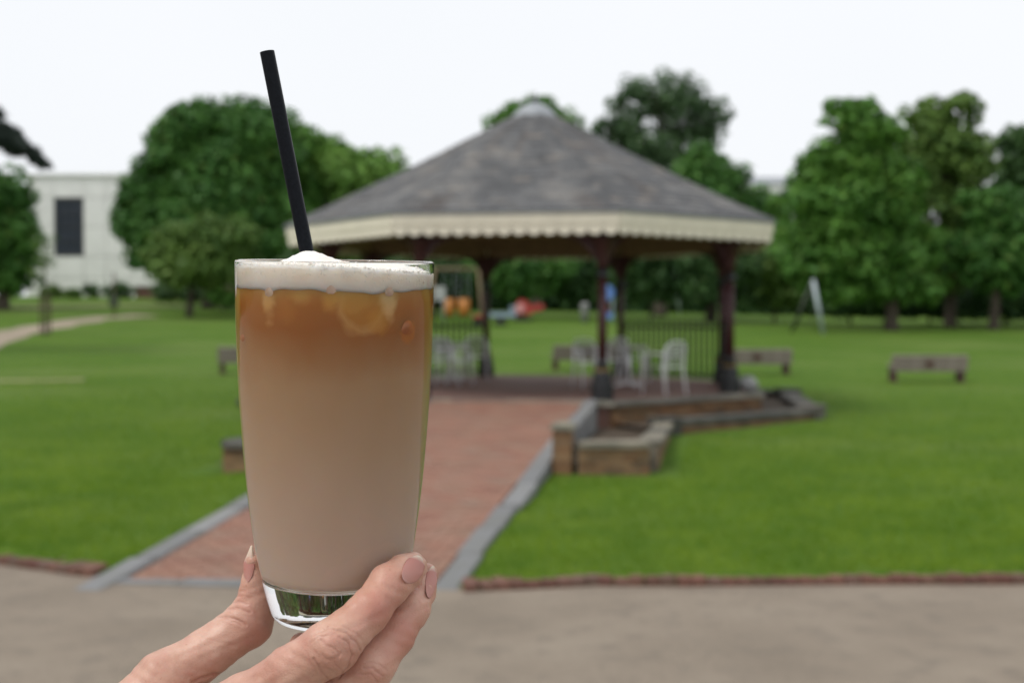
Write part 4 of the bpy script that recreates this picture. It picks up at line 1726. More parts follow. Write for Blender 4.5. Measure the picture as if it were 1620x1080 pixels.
def spring_rider():
    g = ground_at(828, 508)
    s = g.y / FPX
    root = thing("spring_rider", "red playground rider with a pale pink side panel on a black base", "playground rider", g)
    root.scale = (0.78, 0.78, 0.85)
    m = MB()
    m.lathe([(0.55, 0.0), (0.55, 0.12), (0.4, 0.16)], 16)
    m.build("base_plate", M['rubber'], root)
    m = MB()
    pts = [(0.14 * math.cos(t), 0.14 * math.sin(t), 0.14 + t * 0.012) for t in np.linspace(0, 8 * math.pi, 60)]
    m.tube(pts, 0.025, 6)
    m.build("spring", M['rubber'], root, True)
    prof = [(-0.75, 0.48), (-0.5, 0.36), (0.45, 0.36), (0.6, 0.55), (1.15, 0.62), (1.25, 0.85), (0.95, 0.95), (0.5, 0.85), (0.1, 1.15), (-0.25, 1.18), (-0.45, 0.85), (-0.75, 0.7)]
    for s_ in (-1, 1):
        m = MB()
        n = len(prof)
        vs = [(x, s_ * 0.16 - 0.03, z) for x, z in prof] + [(x, s_ * 0.16 + 0.03, z) for x, z in prof]
        fs = [tuple(range(n)), tuple(range(n, 2 * n))[::-1]] + [((i + 1) % n, i, n + i, n + (i + 1) % n) for i in range(n)]
        m.add(vs, fs)
        m.build("side_panel", M['red_plastic'], root)
    m = MB()
    m.lathe([(0.0, -0.02), (0.27, -0.02), (0.27, 0.02), (0.0, 0.02)], 20)
    m.build("round_badge", M['pink_plastic'], root, loc=(-0.2, -0.22, 0.72), rot=(R(90), 0, 0))
    m = MB()
    m.box((0, 0, 0.62), (0.5, 0.26, 0.07))
    m.build("seat", M['rubber'], root)
    m = MB()
    m.tube([(0.42, -0.32, 0.98), (0.42, 0.32, 0.98)], 0.025, 8)
    m.build("handle", M['rubber'], root)


spring_rider()


def toddler_swing():
    g = ground_at(722, 512)
    root = thing("toddler_swing", "timber toddler swing with two orange bucket seats beside the coffee glass", "swing", g)
    h = 2.35
    for s in (-1, 1):
        m = MB()
        m.tube([(s * 1.15, -0.7, -0.1), (s * 0.95, 0, h)], 0.06, 8)
        m.build("leg", M['timber'], root, True)
        m = MB()
        m.tube([(s * 1.15, 0.7, -0.1), (s * 0.95, 0.02, h - .05)], 0.06, 8)
        m.build("leg", M['timber'], root, True)
    m = MB()
    m.tube([(-1.1, 0, h), (1.1, 0, h)], 0.06, 8)
    m.build("crossbar", M['timber'], root, True)
    for x in (-0.33, 0.33):
        seat = link("bucket_seat", None, root, (x, 0, 0.32))
        m = MB()
        m.lathe([(0.0, 0.0), (0.2, 0.02), (0.25, 0.2), (0.26, 0.75), (0.24, 0.75), (0.22, 0.2), (0.0, 0.06)], 14)
        m.build("shell", M['orange'], seat, True)
        for s in (-0.2, 0.2):
            m = MB()
            m.tube([(s, 0, 0.72), (s, 0, h - 0.36)], 0.012, 5)
            m.build("chain", M['galv'], seat)


toddler_swing()


def play_panel():
    g = ground_at(958, 512)
    root = thing("play_panel", "playground panel with blue disc top and red board on grey posts behind the front column", "playground panel", g)
    for x in (-0.12, 0.3):
        m = MB()
        m.tube([(x, 0, -0.1), (x, 0, 1.45)], 0.05, 8)
        m.build("post", M['galv'], root, True)
    m = MB()
    m.lathe([(0.0, -0.06), (0.34, -0.06), (0.36, 0.0), (0.34, 0.06), (0.0, 0.06)], 24)
    m.build("disc", M['blue_plastic'], root, loc=(0.02, -0.08, 1.35), rot=(R(90), 0, 0))
    m = MB()
    m.box((-0.12, -0.08, 0.58), (0.42, 0.06, 0.5))
    m.build("board", M['red_plastic'], root)
    m = MB()
    m.box((0.12, -0.1, 0.36), (0.36, 0.06, 0.3))
    m.build("lower_board", M['blue_plastic'], root)


play_panel()


def small_things():
    g = ground_at(792, 515)
    root = thing("springer_seat", "pale blue playground seat low on the grass beside the far column", "playground seat", g)
    m = MB()
    m.lathe([(0.28, 0.0), (0.3, 0.1), (0.12, 0.2), (0.12, 0.35)], 14)
    m.build("base", M['rubber'], root)
    m = MB()
    m.box((0.1, 0, 0.45), (1.1, 0.35, 0.2))
    m.box((0.5, 0, 0.68), (0.2, 0.33, 0.3))
    m.build("body", M['pale_blue'], root)
    g = ground_at(756, 513)
    root = thing("stepping_stump", "small red playground stump on the grass next to the far column", "playground stump", g)
    m = MB()
    m.lathe([(0.2, -0.05), (0.2, 0.25), (0.18, 0.28), (0.0, 0.28)], 14)
    m.build("stump", M['rubber'], root)
    m = MB()
    m.lathe([(0.0, 0.0), (0.23, 0.0), (0.24, 0.06), (0.2, 0.1), (0.0, 0.1)], 14)
    m.build("top", M['red_plastic'], root, loc=(0, 0, 0.283))
    g = ground_at(925, 510)
    root = thing("litter_bin", "small pale litter bin at the lawn's far edge behind the front column", "litter bin", g)
    m = MB()
    m.lathe([(0.16, 0.0), (0.19, 0.7), (0.2, 0.74), (0.18, 0.75), (0.16, 0.3), (0.0, 0.28)], 16)
    m.build("body", M['boulder'], root, True)
    m = MB()
    m.lathe([(0.21, 0.0), (0.2, 0.06), (0.08, 0.12), (0.0, 0.13)], 16)
    m.build("lid", M['boulder'], root, True, (0, 0, 0.76))
    g = ground_at(691, 512)
    root = thing("notice_board", "pale notice board on posts just past the coffee glass's rim", "notice board", g)
    for x in (-0.3, 0.3):
        m = MB()
        m.tube([(x, 0, -0.1), (x, 0, 1.5)], 0.04, 8)
        m.build("post", M['galv'], root, True)
    m = MB()
    m.box((0, -0.05, 1.3), (0.75, 0.06, 0.6))
    m.build("board", M['white_paint'], root)


small_things()

# ------------------------------------------------------------------ the glass of iced coffee
AXIS = Vector(((529 - 810) / FPX * 0.5, 0.5, CAMZ))
GM = Matrix.Translation(AXIS + Vector((0, 0, -0.1))) @ Matrix.Rotation(R(0.75), 4, 'Y') @ Matrix.Rotation(R(3.3), 4, 'X') @ Matrix.Translation((0, 0, 0.1))
G_BASE = -0.1252
ORIG = Matrix.Translation((0, 0, G_BASE))
OUT = [(-0.1252, 0.0000), (-0.1252, 0.0175), (-0.1251, 0.0232), (-0.1246, 0.0250), (-0.1232, 0.0262), (-0.1158, 0.0284), (-0.1053, 0.0309), (-0.0974, 0.0325), (-0.0789, 0.0350),
       (-0.0632, 0.0367), (-0.0395, 0.0386), (-0.0263, 0.0394), (0.0, 0.0402), (0.0200, 0.0403), (0.0222, 0.0403)]
INN = [(0.0222, 0.0391), (0.02, 0.0390), (0.0, 0.0388), (-0.0263, 0.0378), (-0.0395, 0.0368), (-0.0632, 0.0344), (-0.0789, 0.0322), (-0.0974, 0.0289), (-0.1050, 0.0282), (-0.1078, 0.0272), (-0.1087, 0.0250), (-0.1088, 0.010), (-0.1088, 0.0)]


def catmull(pts, n=5):
    P = [np.array(p, float) for p in pts]
    out = []
    for i in range(len(P) - 1):
        p0, p1, p2, p3 = P[max(0, i - 1)], P[i], P[i + 1], P[min(len(P) - 1, i + 2)]
        for t in np.linspace(0, 1, n + 1)[:-1]:
            # limited tangents keep the profile from overshooting
            m1, m2 = (p2 - p0) / 2, (p3 - p1) / 2
            lim = np.abs(p2 - p1) * 1.5
            m1, m2 = np.clip(m1, -lim, lim), np.clip(m2, -lim, lim)
            h = (2 * t ** 3 - 3 * t ** 2 + 1) * p1 + (t ** 3 - 2 * t ** 2 + t) * m1 + (-2 * t ** 3 + 3 * t ** 2) * p2 + (t ** 3 - t ** 2) * m2
            out.append(h)
    out.append(P[-1])
    return [(float(a), float(b)) for a, b in out]


def revolve(prof, n=128, zoff=0.0):
    """prof: list of (z, r) from the axis to the axis. Returns verts, faces with single pole vertices."""
    V, F, rings = [], [], []
    for z, r in prof:
        if r < 1e-6:
            rings.append([len(V)])
            V.append((0, 0, z - zoff))
        else:
            rings.append(list(range(len(V), len(V) + n)))
            V += [(r * math.cos(2 * math.pi * k / n), r * math.sin(2 * math.pi * k / n), z - zoff) for k in range(n)]
    for a, b in zip(rings[:-1], rings[1:]):
        for k in range(n):
            k2 = (k + 1) % n
            if len(a) == 1 and len(b) > 1:
                F.append((a[0], b[k2], b[k]))
            elif len(b) == 1 and len(a) > 1:
                F.append((a[k], a[k2], b[0]))
            elif len(a) > 1:
                F.append((a[k], a[k2], b[k2], b[k]))
    return V, F


def m_glass():
    m, nt, b = mat_new("clear glass")
    b.inputs["Base Color"].default_value = (0.985, 0.99, 0.985, 1)
    b.inputs["Roughness"].default_value = 0.0
    b.inputs["Transmission Weight"].default_value = 1.0
    b.inputs["IOR"].default_value = 1.48
    return m


M['glass'] = m_glass()
rim_mid = [(0.0227, 0.0402), (0.02295, 0.0397), (0.0227, 0.0392)]
prof = catmull(OUT[:], 5) + rim_mid + catmull(INN, 5)
V, F = revolve(prof, 160, G_BASE)
glass = link("drinking_glass", new_mesh("drinking_glass", V, F, M['glass'], True))
glass.matrix_world = GM @ ORIG
tag(glass, "tall clear tumbler with thick base filled with iced coffee, held up by a hand", "glass")

inn_z = np.array([p[0] for p in INN][::-1])
inn_r = np.array([p[1] for p in INN][::-1])


INN_F = catmull(INN, 5)
_iz = np.array([p[0] for p in INN_F][::-1])
_ir = np.array([p[1] for p in INN_F][::-1])


def r_in(z):
    return float(np.interp(z, _iz, _ir))


FOAM_Z = 0.0120


def nd_range(nt, sock, a, b):
    m = nd(nt, "ShaderNodeMapRange")
    m.inputs["From Min"].default_value = a
    m.inputs["From Max"].default_value = b
    nt.links.new(sock, m.inputs["Value"])
    return m.outputs[0]


def m_coffee():
    m, nt, b = mat_new("milky iced coffee")
    tc = nt.nodes.new("ShaderNodeTexCoord")
    sep = nt.nodes.new("ShaderNodeSeparateXYZ")
    nt.links.new(tc.outputs["Object"], sep.inputs[0])
    ns = noise(nt, 55, 2, 0.4, "Object", (1, 1, 0.7))
    add = nd(nt, "ShaderNodeMath", operation='MULTIPLY_ADD')
    nt.links.new(ns, add.inputs[0])
    add.inputs[1].default_value = 0.016
    nt.links.new(sep.outputs["Z"], add.inputs[2])
    mr = nd(nt, "ShaderNodeMapRange")
    mr.inputs["From Min"].default_value = 0.008 + 0.018
    mr.inputs["From Max"].default_value = 0.008 + 0.140
    nt.links.new(add.outputs[0], mr.inputs["Value"])
    c = ramp(nt, mr.outputs[0], [(0.0, (0.73, 0.585, 0.49)), (0.2, (0.70, 0.545, 0.435)), (0.45, (0.635, 0.465, 0.325)), (0.68, (0.57, 0.38, 0.225)), (0.78, (0.50, 0.27, 0.12)), (0.85, (0.46, 0.195, 0.06)), (0.92, (0.50, 0.215, 0.06)), (0.985, (0.62, 0.32, 0.10))])
    # paler amber swirls where ice and foam thin the drink under the foam line:
    # (px, py, radius, vertical stretch, softness, amount, colour); a pale rim round each larger swirl
    for (px, py, rad, vs, soft, amt, col) in ((592, 476, 0.0112, 1.0, .45, .55, (0.66, 0.36, 0.085)), (575, 462, 0.0085, 1.2, .5, .5, (0.72, 0.42, 0.12)), (615, 499, 0.0066, 1.1, .6, .6, (0.70, 0.37, 0.085)),
                                              (447, 466, 0.0042, 0.42, .75, .9, (0.80, 0.50, 0.20)), (500, 459, 0.0060, 1.3, .7, .6, (0.74, 0.44, 0.14)), (545, 462, 0.0048, 0.55, .75, .8, (0.74, 0.42, 0.12)),
                                              (629, 468, 0.0048, 0.45, .7, .95, (0.84, 0.58, 0.28)), (477, 484, 0.0050, 0.8, .8, .4, (0.62, 0.30, 0.08)), (655, 517, 0.0052, 0.9, .5, .75, (0.66, 0.24, 0.045)),
                                              (412, 470, 0.0060, 0.8, .8, .3, (0.60, 0.30, 0.09))):
        z = (HORY - py) / FPX * 0.462
        x = (px - 529) / FPX * 0.475
        y = -math.sqrt(max(0.0, r_in(z) ** 2 - x * x))
        mp = nt.nodes.new("ShaderNodeVectorMath")
        mp.operation = 'SUBTRACT'
        nt.links.new(tc.outputs["Object"], mp.inputs[0])
        mp.inputs[1].default_value = (x, y, z - G_BASE)
        ms = nt.nodes.new("ShaderNodeVectorMath")
        ms.operation = 'MULTIPLY'
        nt.links.new(mp.outputs[0], ms.inputs[0])
        ms.inputs[1].default_value = (1, 1, vs)
        vd = nt.nodes.new("ShaderNodeVectorMath")
        vd.operation = 'LENGTH'
        nt.links.new(ms.outputs[0], vd.inputs[0])
        dn = nd(nt, "ShaderNodeMath", operation='MULTIPLY_ADD')
        nt.links.new(noise(nt, 130, 2, 0.5), dn.inputs[0])
        dn.inputs[1].default_value = 0.006
        nt.links.new(vd.outputs["Value"], dn.inputs[2])
        fr = nd(nt, "ShaderNodeMapRange")
        fr.interpolation_type = 'SMOOTHSTEP'
        fr.inputs["From Min"].default_value = rad * (1 - soft) + 0.003
        fr.inputs["From Max"].default_value = rad + 0.003
        fr.inputs["To Min"].default_value = amt
        fr.inputs["To Max"].default_value = 0
        nt.links.new(dn.outputs[0], fr.inputs["Value"])
        c = mixc(nt, fr.outputs[0], c, col)
        if rad > 0.01:
            rim = ramp(nt, nd_range(nt, dn.outputs[0], rad * 0.55 + 0.003, rad * 1.05 + 0.003), [(0.0, (0, 0, 0)), (0.45, (0.5, 0.5, 0.5)), (1.0, (0, 0, 0))])
            c = mixc(nt, rim, c, (0.80, 0.52, 0.22))
    nt.links.new(c, b.inputs["Base Color"])
    b.inputs["Roughness"].default_value = 0.5
    b.inputs["Specular IOR Level"].default_value = 0.0
    b.inputs["Subsurface Weight"].default_value = 1.0
    b.inputs["Subsurface Radius"].default_value = (0.020, 0.014, 0.009)
    b.inputs["Subsurface Scale"].default_value = 0.8
    return m


M['coffee'] = m_coffee()


def m_foam():
    m, nt, b = mat_new("milk foam")
    vor = nt.nodes.new("ShaderNodeTexVoronoi")
    tc = nt.nodes.new("ShaderNodeTexCoord")
    vor.inputs["Scale"].default_value = 620
    nt.links.new(tc.outputs["Object"], vor.inputs["Vector"])
    n = noise(nt, 90, 4)
    c = ramp(nt, n, [(0.3, (0.84, 0.75, 0.655)), (0.6, (0.89, 0.83, 0.76)), (0.8, (0.92, 0.88, 0.83))])
    nt.links.new(c, b.inputs["Base Color"])
    b.inputs["Roughness"].default_value = 0.5
    b.inputs["Specular IOR Level"].default_value = 0.15
    b.inputs["Subsurface Weight"].default_value = 1.0
    b.inputs["Subsurface Radius"].default_value = (0.012, 0.010, 0.008)
    b.inputs["Subsurface Scale"].default_value = 0.8
    pores = nt.nodes.new("ShaderNodeTexVoronoi")
    pores.inputs["Scale"].default_value = 210
    nt.links.new(tc.outputs["Object"], pores.inputs["Vector"])
    pf = ramp(nt, pores.outputs["Distance"], [(0.05, (0.55, 0.55, 0.55)), (0.16, (0, 0, 0))])
    sel = ramp(nt, noise(nt, 150, 2), [(0.55, (0, 0, 0)), (0.6, (1, 1, 1))])
    c2 = mixc(nt, mixc(nt, 1.0, pf, sel, 'MULTIPLY'), c, (0.5, 0.36, 0.28))
    nt.links.new(c2, b.inputs["Base Color"])
    bump(nt, b, vor.outputs["Distance"], 0.25, 0.0003)
    return m


M['foam'] = m_foam()
M['froth'] = m_simple("froth", (0.9, 0.86, 0.8), 0.5, var=0.03, bstr=0)
OVER = 0.00012
zs = list(np.linspace(-0.1088, FOAM_Z + 0.0025, 60))
prof = [(-0.1088 - OVER, 0.0)] + [(z, r_in(z) + OVER) for z in zs if r_in(z) > 0.004] + [(FOAM_Z + 0.0025, 0.0)]
V, F = revolve(prof, 128, G_BASE)
drink = link("iced_coffee", None)
drink.matrix_world = GM @ ORIG
tag(drink, "milky iced coffee under a layer of pale foam inside the tall glass", "drink")
link("coffee", new_mesh("coffee", V, F, M['coffee'], True), drink)


def foam_top(x, y):
    h = 0.0217 - 0.0030 * np.clip((x - 0.004) / 0.034, 0, 1) ** 1.2
    h += 0.0050 * np.exp(-(((x + 0.0105) / np.where(x < -0.0105, 0.0078, 0.0105)) ** 2) - ((y + 0.004) / 0.017) ** 2)
    h += 0.0004 * np.sin(x * 900 + y * 300) * np.sin(y * 1100 - x * 200) * 0.7 + 0.00015 * np.sin(x * 2100 + 1) * np.sin(y * 1900)
    return h


def build_foam():
    n, rings = 160, 46
    V, F = [], []
    # bottom pole + side
    V.append((0, 0, FOAM_Z - G_BASE))
    side_z = np.linspace(0, 1, 8)
    ring_ids = []
    for s in side_z:
        ids = []
        for k in range(n):
            a = 2 * math.pi * k / n
            rt = r_in(0.0195) + OVER
            x, y = rt * math.cos(a), rt * math.sin(a)
            top = float(foam_top(x * 0.99, y * 0.99)) - 0.0006
            dip = 0.0004 * math.sin(3 * a + 1) + 0.0002 * math.sin(11 * a) + 0.00015 * math.sin(23 * a + 2)
            for aa, am in ((-2.13, .0013), (-1.50, .0007), (-1.06, .0012)):
                dip -= am * math.exp(-((a - 2 * math.pi * (a > math.pi) - aa) / 0.1) ** 2)
            z = FOAM_Z + dip * (1 - s) + (top - FOAM_Z) * s
            r = r_in(min(z, 0.022)) + OVER * 1.12
            ids.append(len(V))
            V.append((r * math.cos(a), r * math.sin(a), z - G_BASE))
        ring_ids.append(ids)
    for i in range(1, rings):
        q = 1 - i / rings
        ids = []
        for k in range(n):
            a = 2 * math.pi * k / n
            r = (r_in(0.02) + OVER * 0.7) * q
            x, y = r * math.cos(a), r * math.sin(a)
            ids.append(len(V))
            V.append((x, y, float(foam_top(x, y)) - G_BASE - 0.0006 * q ** 8))
        ring_ids.append(ids)
    c = len(V)
    V.append((0, 0, float(foam_top(0, 0)) - G_BASE))
    for k in range(n):
        F.append((0, ring_ids[0][(k + 1) % n], ring_ids[0][k]))
    for a, b in zip(ring_ids[:-1], ring_ids[1:]):
        for k in range(n):
            F.append((a[k], a[(k + 1) % n], b[(k + 1) % n], b[k]))
    for k in range(n):
        F.append((ring_ids[-1][k], ring_ids[-1][(k + 1) % n], c))
    link("milk_foam", new_mesh("milk_foam", V, F, M['foam'], True), drink)
    # froth bubbles along the foam's edge
    bm = bmesh.new()
    bmesh.ops.create_icosphere(bm, subdivisions=2, radius=1)
    sv = np.array([v.co[:] for v in bm.verts])
    sf = np.array([[v.index for v in f.verts] for f in bm.faces])
    bm.free()
    VV, FF, off = [], [], 0
    for i in range(900):
        if i < 620:
            a = RNG.uniform(-2.9, -0.05)
            r = r_in(0.02) - RNG.uniform(0.0009, 0.004)
        else:
            a = RNG.uniform(0, 6.28)
            r = (r_in(0.02) - 0.001) * math.sqrt(RNG.random())
        x, y = r * math.cos(a), r * math.sin(a)
        s = RNG.uniform(0.0002, 0.0006) * (1.25 if x > 0 else 0.8)
        r = min(r, r_in(0.02) + OVER * 0.5 - s)
        x, y = r * math.cos(a), r * math.sin(a)
        z = float(foam_top(x, y)) - s * RNG.uniform(0.3, 1.3)
        if i % 4 == 0 and i < 620:
            s *= 0.8
            z -= RNG.uniform(0.0008, 0.0045)
            r = r_in(min(z, 0.02)) + OVER * 2.6 - s
            x, y = r * math.cos(a), r * math.sin(a)
        VV.append(sv * s + np.array([x, y, z - G_BASE]))
        FF.append(sf + off)
        off += len(sv)
    o = link("froth_bubbles", np_mesh("froth_bubbles", np.concatenate(VV), np.concatenate(FF), M['froth'], True), drink)
    tag(o, kind="stuff")


build_foam()


# ice cubes pressed against the wall of the glass
def m_ice(nm="coffee stained ice", lo=(0.50, 0.16, 0.035), hi=(0.7, 0.27, 0.06)):
    m, nt, b = mat_new(nm)
    n = noise(nt, 160, 3)
    c = ramp(nt, n, [(0.3, lo), (0.7, hi)])
    nt.links.new(c, b.inputs["Base Color"])
    b.inputs["Roughness"].default_value = 0.25
    b.inputs["Subsurface Weight"].default_value = 0.5
    b.inputs["Subsurface Radius"].default_value = (0.004, 0.002, 0.001)
    return m


M['ice'] = m_ice()
M['pale_ice'] = m_ice("foam coated ice", (0.58, 0.41, 0.30), (0.80, 0.66, 0.55))


def ice_cube(px, py, size, label, ang, rotx, mat, push=0.0004):
    """A small cube turned so that one corner or edge presses on the glass; push is how far it stands out of the drink."""
    z = (HORY - py) / FPX * 0.465
    x = (px - 529) / FPX * 0.475
    rr = r_in(z)
    x = max(-rr * 0.98, min(rr * 0.98, x))
    a = -math.acos(x / rr)
    bm = bmesh.new()
    bmesh.ops.create_cube(bm, size=size)
    bmesh.ops.bevel(bm, geom=list(bm.edges), offset=size * 0.36, segments=6, affect='EDGES', profile=0.6)
    me = bpy.data.meshes.new("ice_cube")
    bm.to_mesh(me)
    bm.free()
    me.materials.append(mat)
    me.polygons.foreach_set("use_smooth", [True] * len(me.polygons))
    Rm = Matrix.Rotation(a, 4, 'Z') @ Matrix.Rotation(rotx, 4, 'Y') @ Matrix.Rotation(ang, 4, 'X')
    d = Vector((math.cos(a), math.sin(a), 0))
    vs = [Rm @ v.co for v in me.vertices]
    tip = max(vs, key=lambda v: v.dot(d))
    lo, hi = 0.0, rr
    for _ in range(40):
        k = (lo + hi) / 2
        out = max(math.hypot(v.x + d.x * k, v.y + d.y * k) - r_in(max(-0.108, min(0.0222, v.z - tip.z + z))) for v in vs)
        if out > push:
            hi = k
        else:
            lo = k
    o = link("ice_cube", me)
    o.matrix_world = GM @ ORIG @ Matrix.Translation(d * lo + Vector((0, 0, z - G_BASE - tip.z))) @ Rm
    tag(o, label, "ice cube", "ice cubes in the coffee")


S = 0.014
ice_cube(654, 509, 0.017, "ice cube showing as a round orange spot near the glass's edge", R(45), R(35), M['ice'], 0.0011)
ice_cube(393, 532, S, "ice cube showing as a thin dark sliver at the opposite edge of the glass", R(8), R(52), M['ice'], 0.0005)
ice_cube(447, 454, S, "ice cube dimpling the foam line below the straw", R(40), R(33), M['pale_ice'], 0.0006)
ice_cube(545, 452, S, "ice cube just breaking the foam line at the glass's middle", R(45), R(20), M['pale_ice'], 0.00035)
ice_cube(629, 453, S, "ice cube dimpling the foam line above the round orange spot", R(48), R(38), M['pale_ice'], 0.0006)

# straw
m = MB()
a, b = at(422.5, 82, 0.493), at(486.5, 405, 0.497)
d = (b - a).normalized()
lower = a + d * 0.178
rs, ri = 0.00295, 0.00265
up = d.orthogonal().normalized()
w = d.cross(up)
n = 32
vs, fs = [], []
for p, r in ((a, ri), (a, rs), (a + d * 0.0003, rs + 0.00003), (lower, rs), (lower, ri)):
    for k in range(n):
        an = 2 * math.pi * k / n
        vs.append(p + (up * math.cos(an) + w * math.sin(an)) * r)
for i in range(5):
    j = (i + 1) % 5
    for k in range(n):
        fs.append((i * n + k, i * n + (k + 1) % n, j * n + (k + 1) % n, j * n + k))
m.add(vs, fs)


def m_straw():
    mm, nt, bb = mat_new("black paper straw")
    nn = noise(nt, 900, 3)
    nt.links.new(ramp(nt, nn, [(0.3, (0.004, 0.005, 0.007)), (0.7, (0.008, 0.010, 0.014))]), bb.inputs["Base Color"])
    bb.inputs["Roughness"].default_value = 0.32
    bb.inputs["Specular IOR Level"].default_value = 0.1
    bump(nt, bb, nn, 0.15, 0.0002)
    return mm


M['straw'] = m_straw()
me = m.mesh("drinking_straw", M['straw'], False)
o = link("drinking_straw", me)
bmx = bmesh.new()
bmx.from_mesh(me)
bmesh.ops.recalc_face_normals(bmx, faces=bmx.faces)
bmx.to_mesh(me)
bmx.free()
tag(o, "black drinking straw leaning out of the foam", "straw")

# ------------------------------------------------------------------ the hand
CH = {
    'index': [(653, 896, .4805, .0058), (640, 905, .477, .0070), (617, 923, .469, .0079), (583, 967, .459, .0079), (524, 1023, .449, .0100), (462, 1062, .452, .0097), (385, 1120, .462, .0118)],
    'middle': [(674, 909, .4965, .0049), (663, 934, .491, .0066), (648, 962, .483, .0078), (622, 1006, .473, .0079), (586, 1054, .463, .0090), (510, 1120, .463, .0096), (405, 1192, .468, .0120)],
    'ring': [(480, 1024, .4945, .0064), (520, 1058, .490, .0074), (565, 1105, .484, .0080), (560, 1180, .476, .0090), (500, 1225, .474, .0094), (425, 1262, .476, .0118)],
    'little': [(505, 1135, .507, .0056), (535, 1175, .503, .0064), (550, 1225, .497, .0068), (530, 1280, .488, .0078), (490, 1305, .486, .0082), (430, 1325, .486, .0108)],
    'thumb': [(401, 889, .5075, .0037), (406, 925, .5085, .0062), (406, 951, .5085, .0078), (393, 985, .507, .0101), (330, 1030, .501, .0098), (262, 1079, .493, .0128), (165, 1185, .482, .0165), (70, 1320, .462, .0215)],
}
PALM = [((385, 1120, .462, .0118), (70, 1320, .462, .020)), ((405, 1192, .468, .0120), (80, 1340, .464, .020)), ((425, 1262, .476, .0118), (85, 1365, .468, .020)),
        ((430, 1325, .486, .0108), (95, 1390, .472, .019)), ((300, 1145, .478, .0105), (385, 1145, .466, .0105)), ((250, 1100, .493, .0125), (310, 1180, .476, .012)),
        ((330, 1200, .474, .014), (430, 1262, .478, .012)), ((250, 1180, .472, .016), (330, 1270, .474, .016)),
        ((80, 1345, .464, .023), (-120, 1620, .43, .027)), ((-120, 1620, .43, .027), (-330, 1950, .385, .036)), ((-330, 1950, .385, .036), (-520, 2300, .34, .041))]


def w3(j):
    p = at(j[0], j[1], j[2])
    return np.array(p[:]), j[3]


SEG = {}
for k, ch in CH.items():
    pts = [w3(j) for j in ch]
    SEG[k] = [(pts[i][0], pts[i][1], pts[i + 1][0], pts[i + 1][1]) for i in range(len(pts) - 1)]
SEG['palm'] = [(*w3(a), *w3(b)) for a, b in PALM]


def cone_sdf(P, a, ra, b, rb):
    ab = b - a
    L2 = ab @ ab
    t = np.clip(((P - a) @ ab) / L2, 0, 1)
    # lean correction keeps the surface tangent to both end spheres
    d = np.linalg.norm(P - a - t[:, None] * ab, axis=1)
    return d - (ra + (rb - ra) * t)


def smin(a, b, k):
    h = np.clip(0.5 + 0.5 * (b - a) / k, 0, 1)
    return b + (a - b) * h - k * h * (1 - h)


def hand_sdf(P):
    fingers = []
    for k in ('index', 'middle', 'ring', 'little', 'thumb'):
        d = None
        for s in SEG[k]:
            q = cone_sdf(P, *s)
            d = q if d is None else smin(d, q, 0.0028)
        fingers.append(d)
    palm = None
    for s in SEG['palm']:
        q = cone_sdf(P, *s)
        palm = q if palm is None else smin(palm, q, 0.008)
    f = fingers[0]
    for g_ in fingers[1:4]:
        f = smin(f, g_, 0.0006)
    f = smin(f, palm, 0.006)
    return smin(f, fingers[4], 0.0022)


def hand_grad(P, e=0.0002):
    g = np.empty_like(P)
    for i in range(3):
        d = np.zeros(3)
        d[i] = e
        g[:, i] = (hand_sdf(P + d) - hand_sdf(P - d)) / (2 * e)
    return g / (np.linalg.norm(g, axis=1)[:, None] + 1e-9)


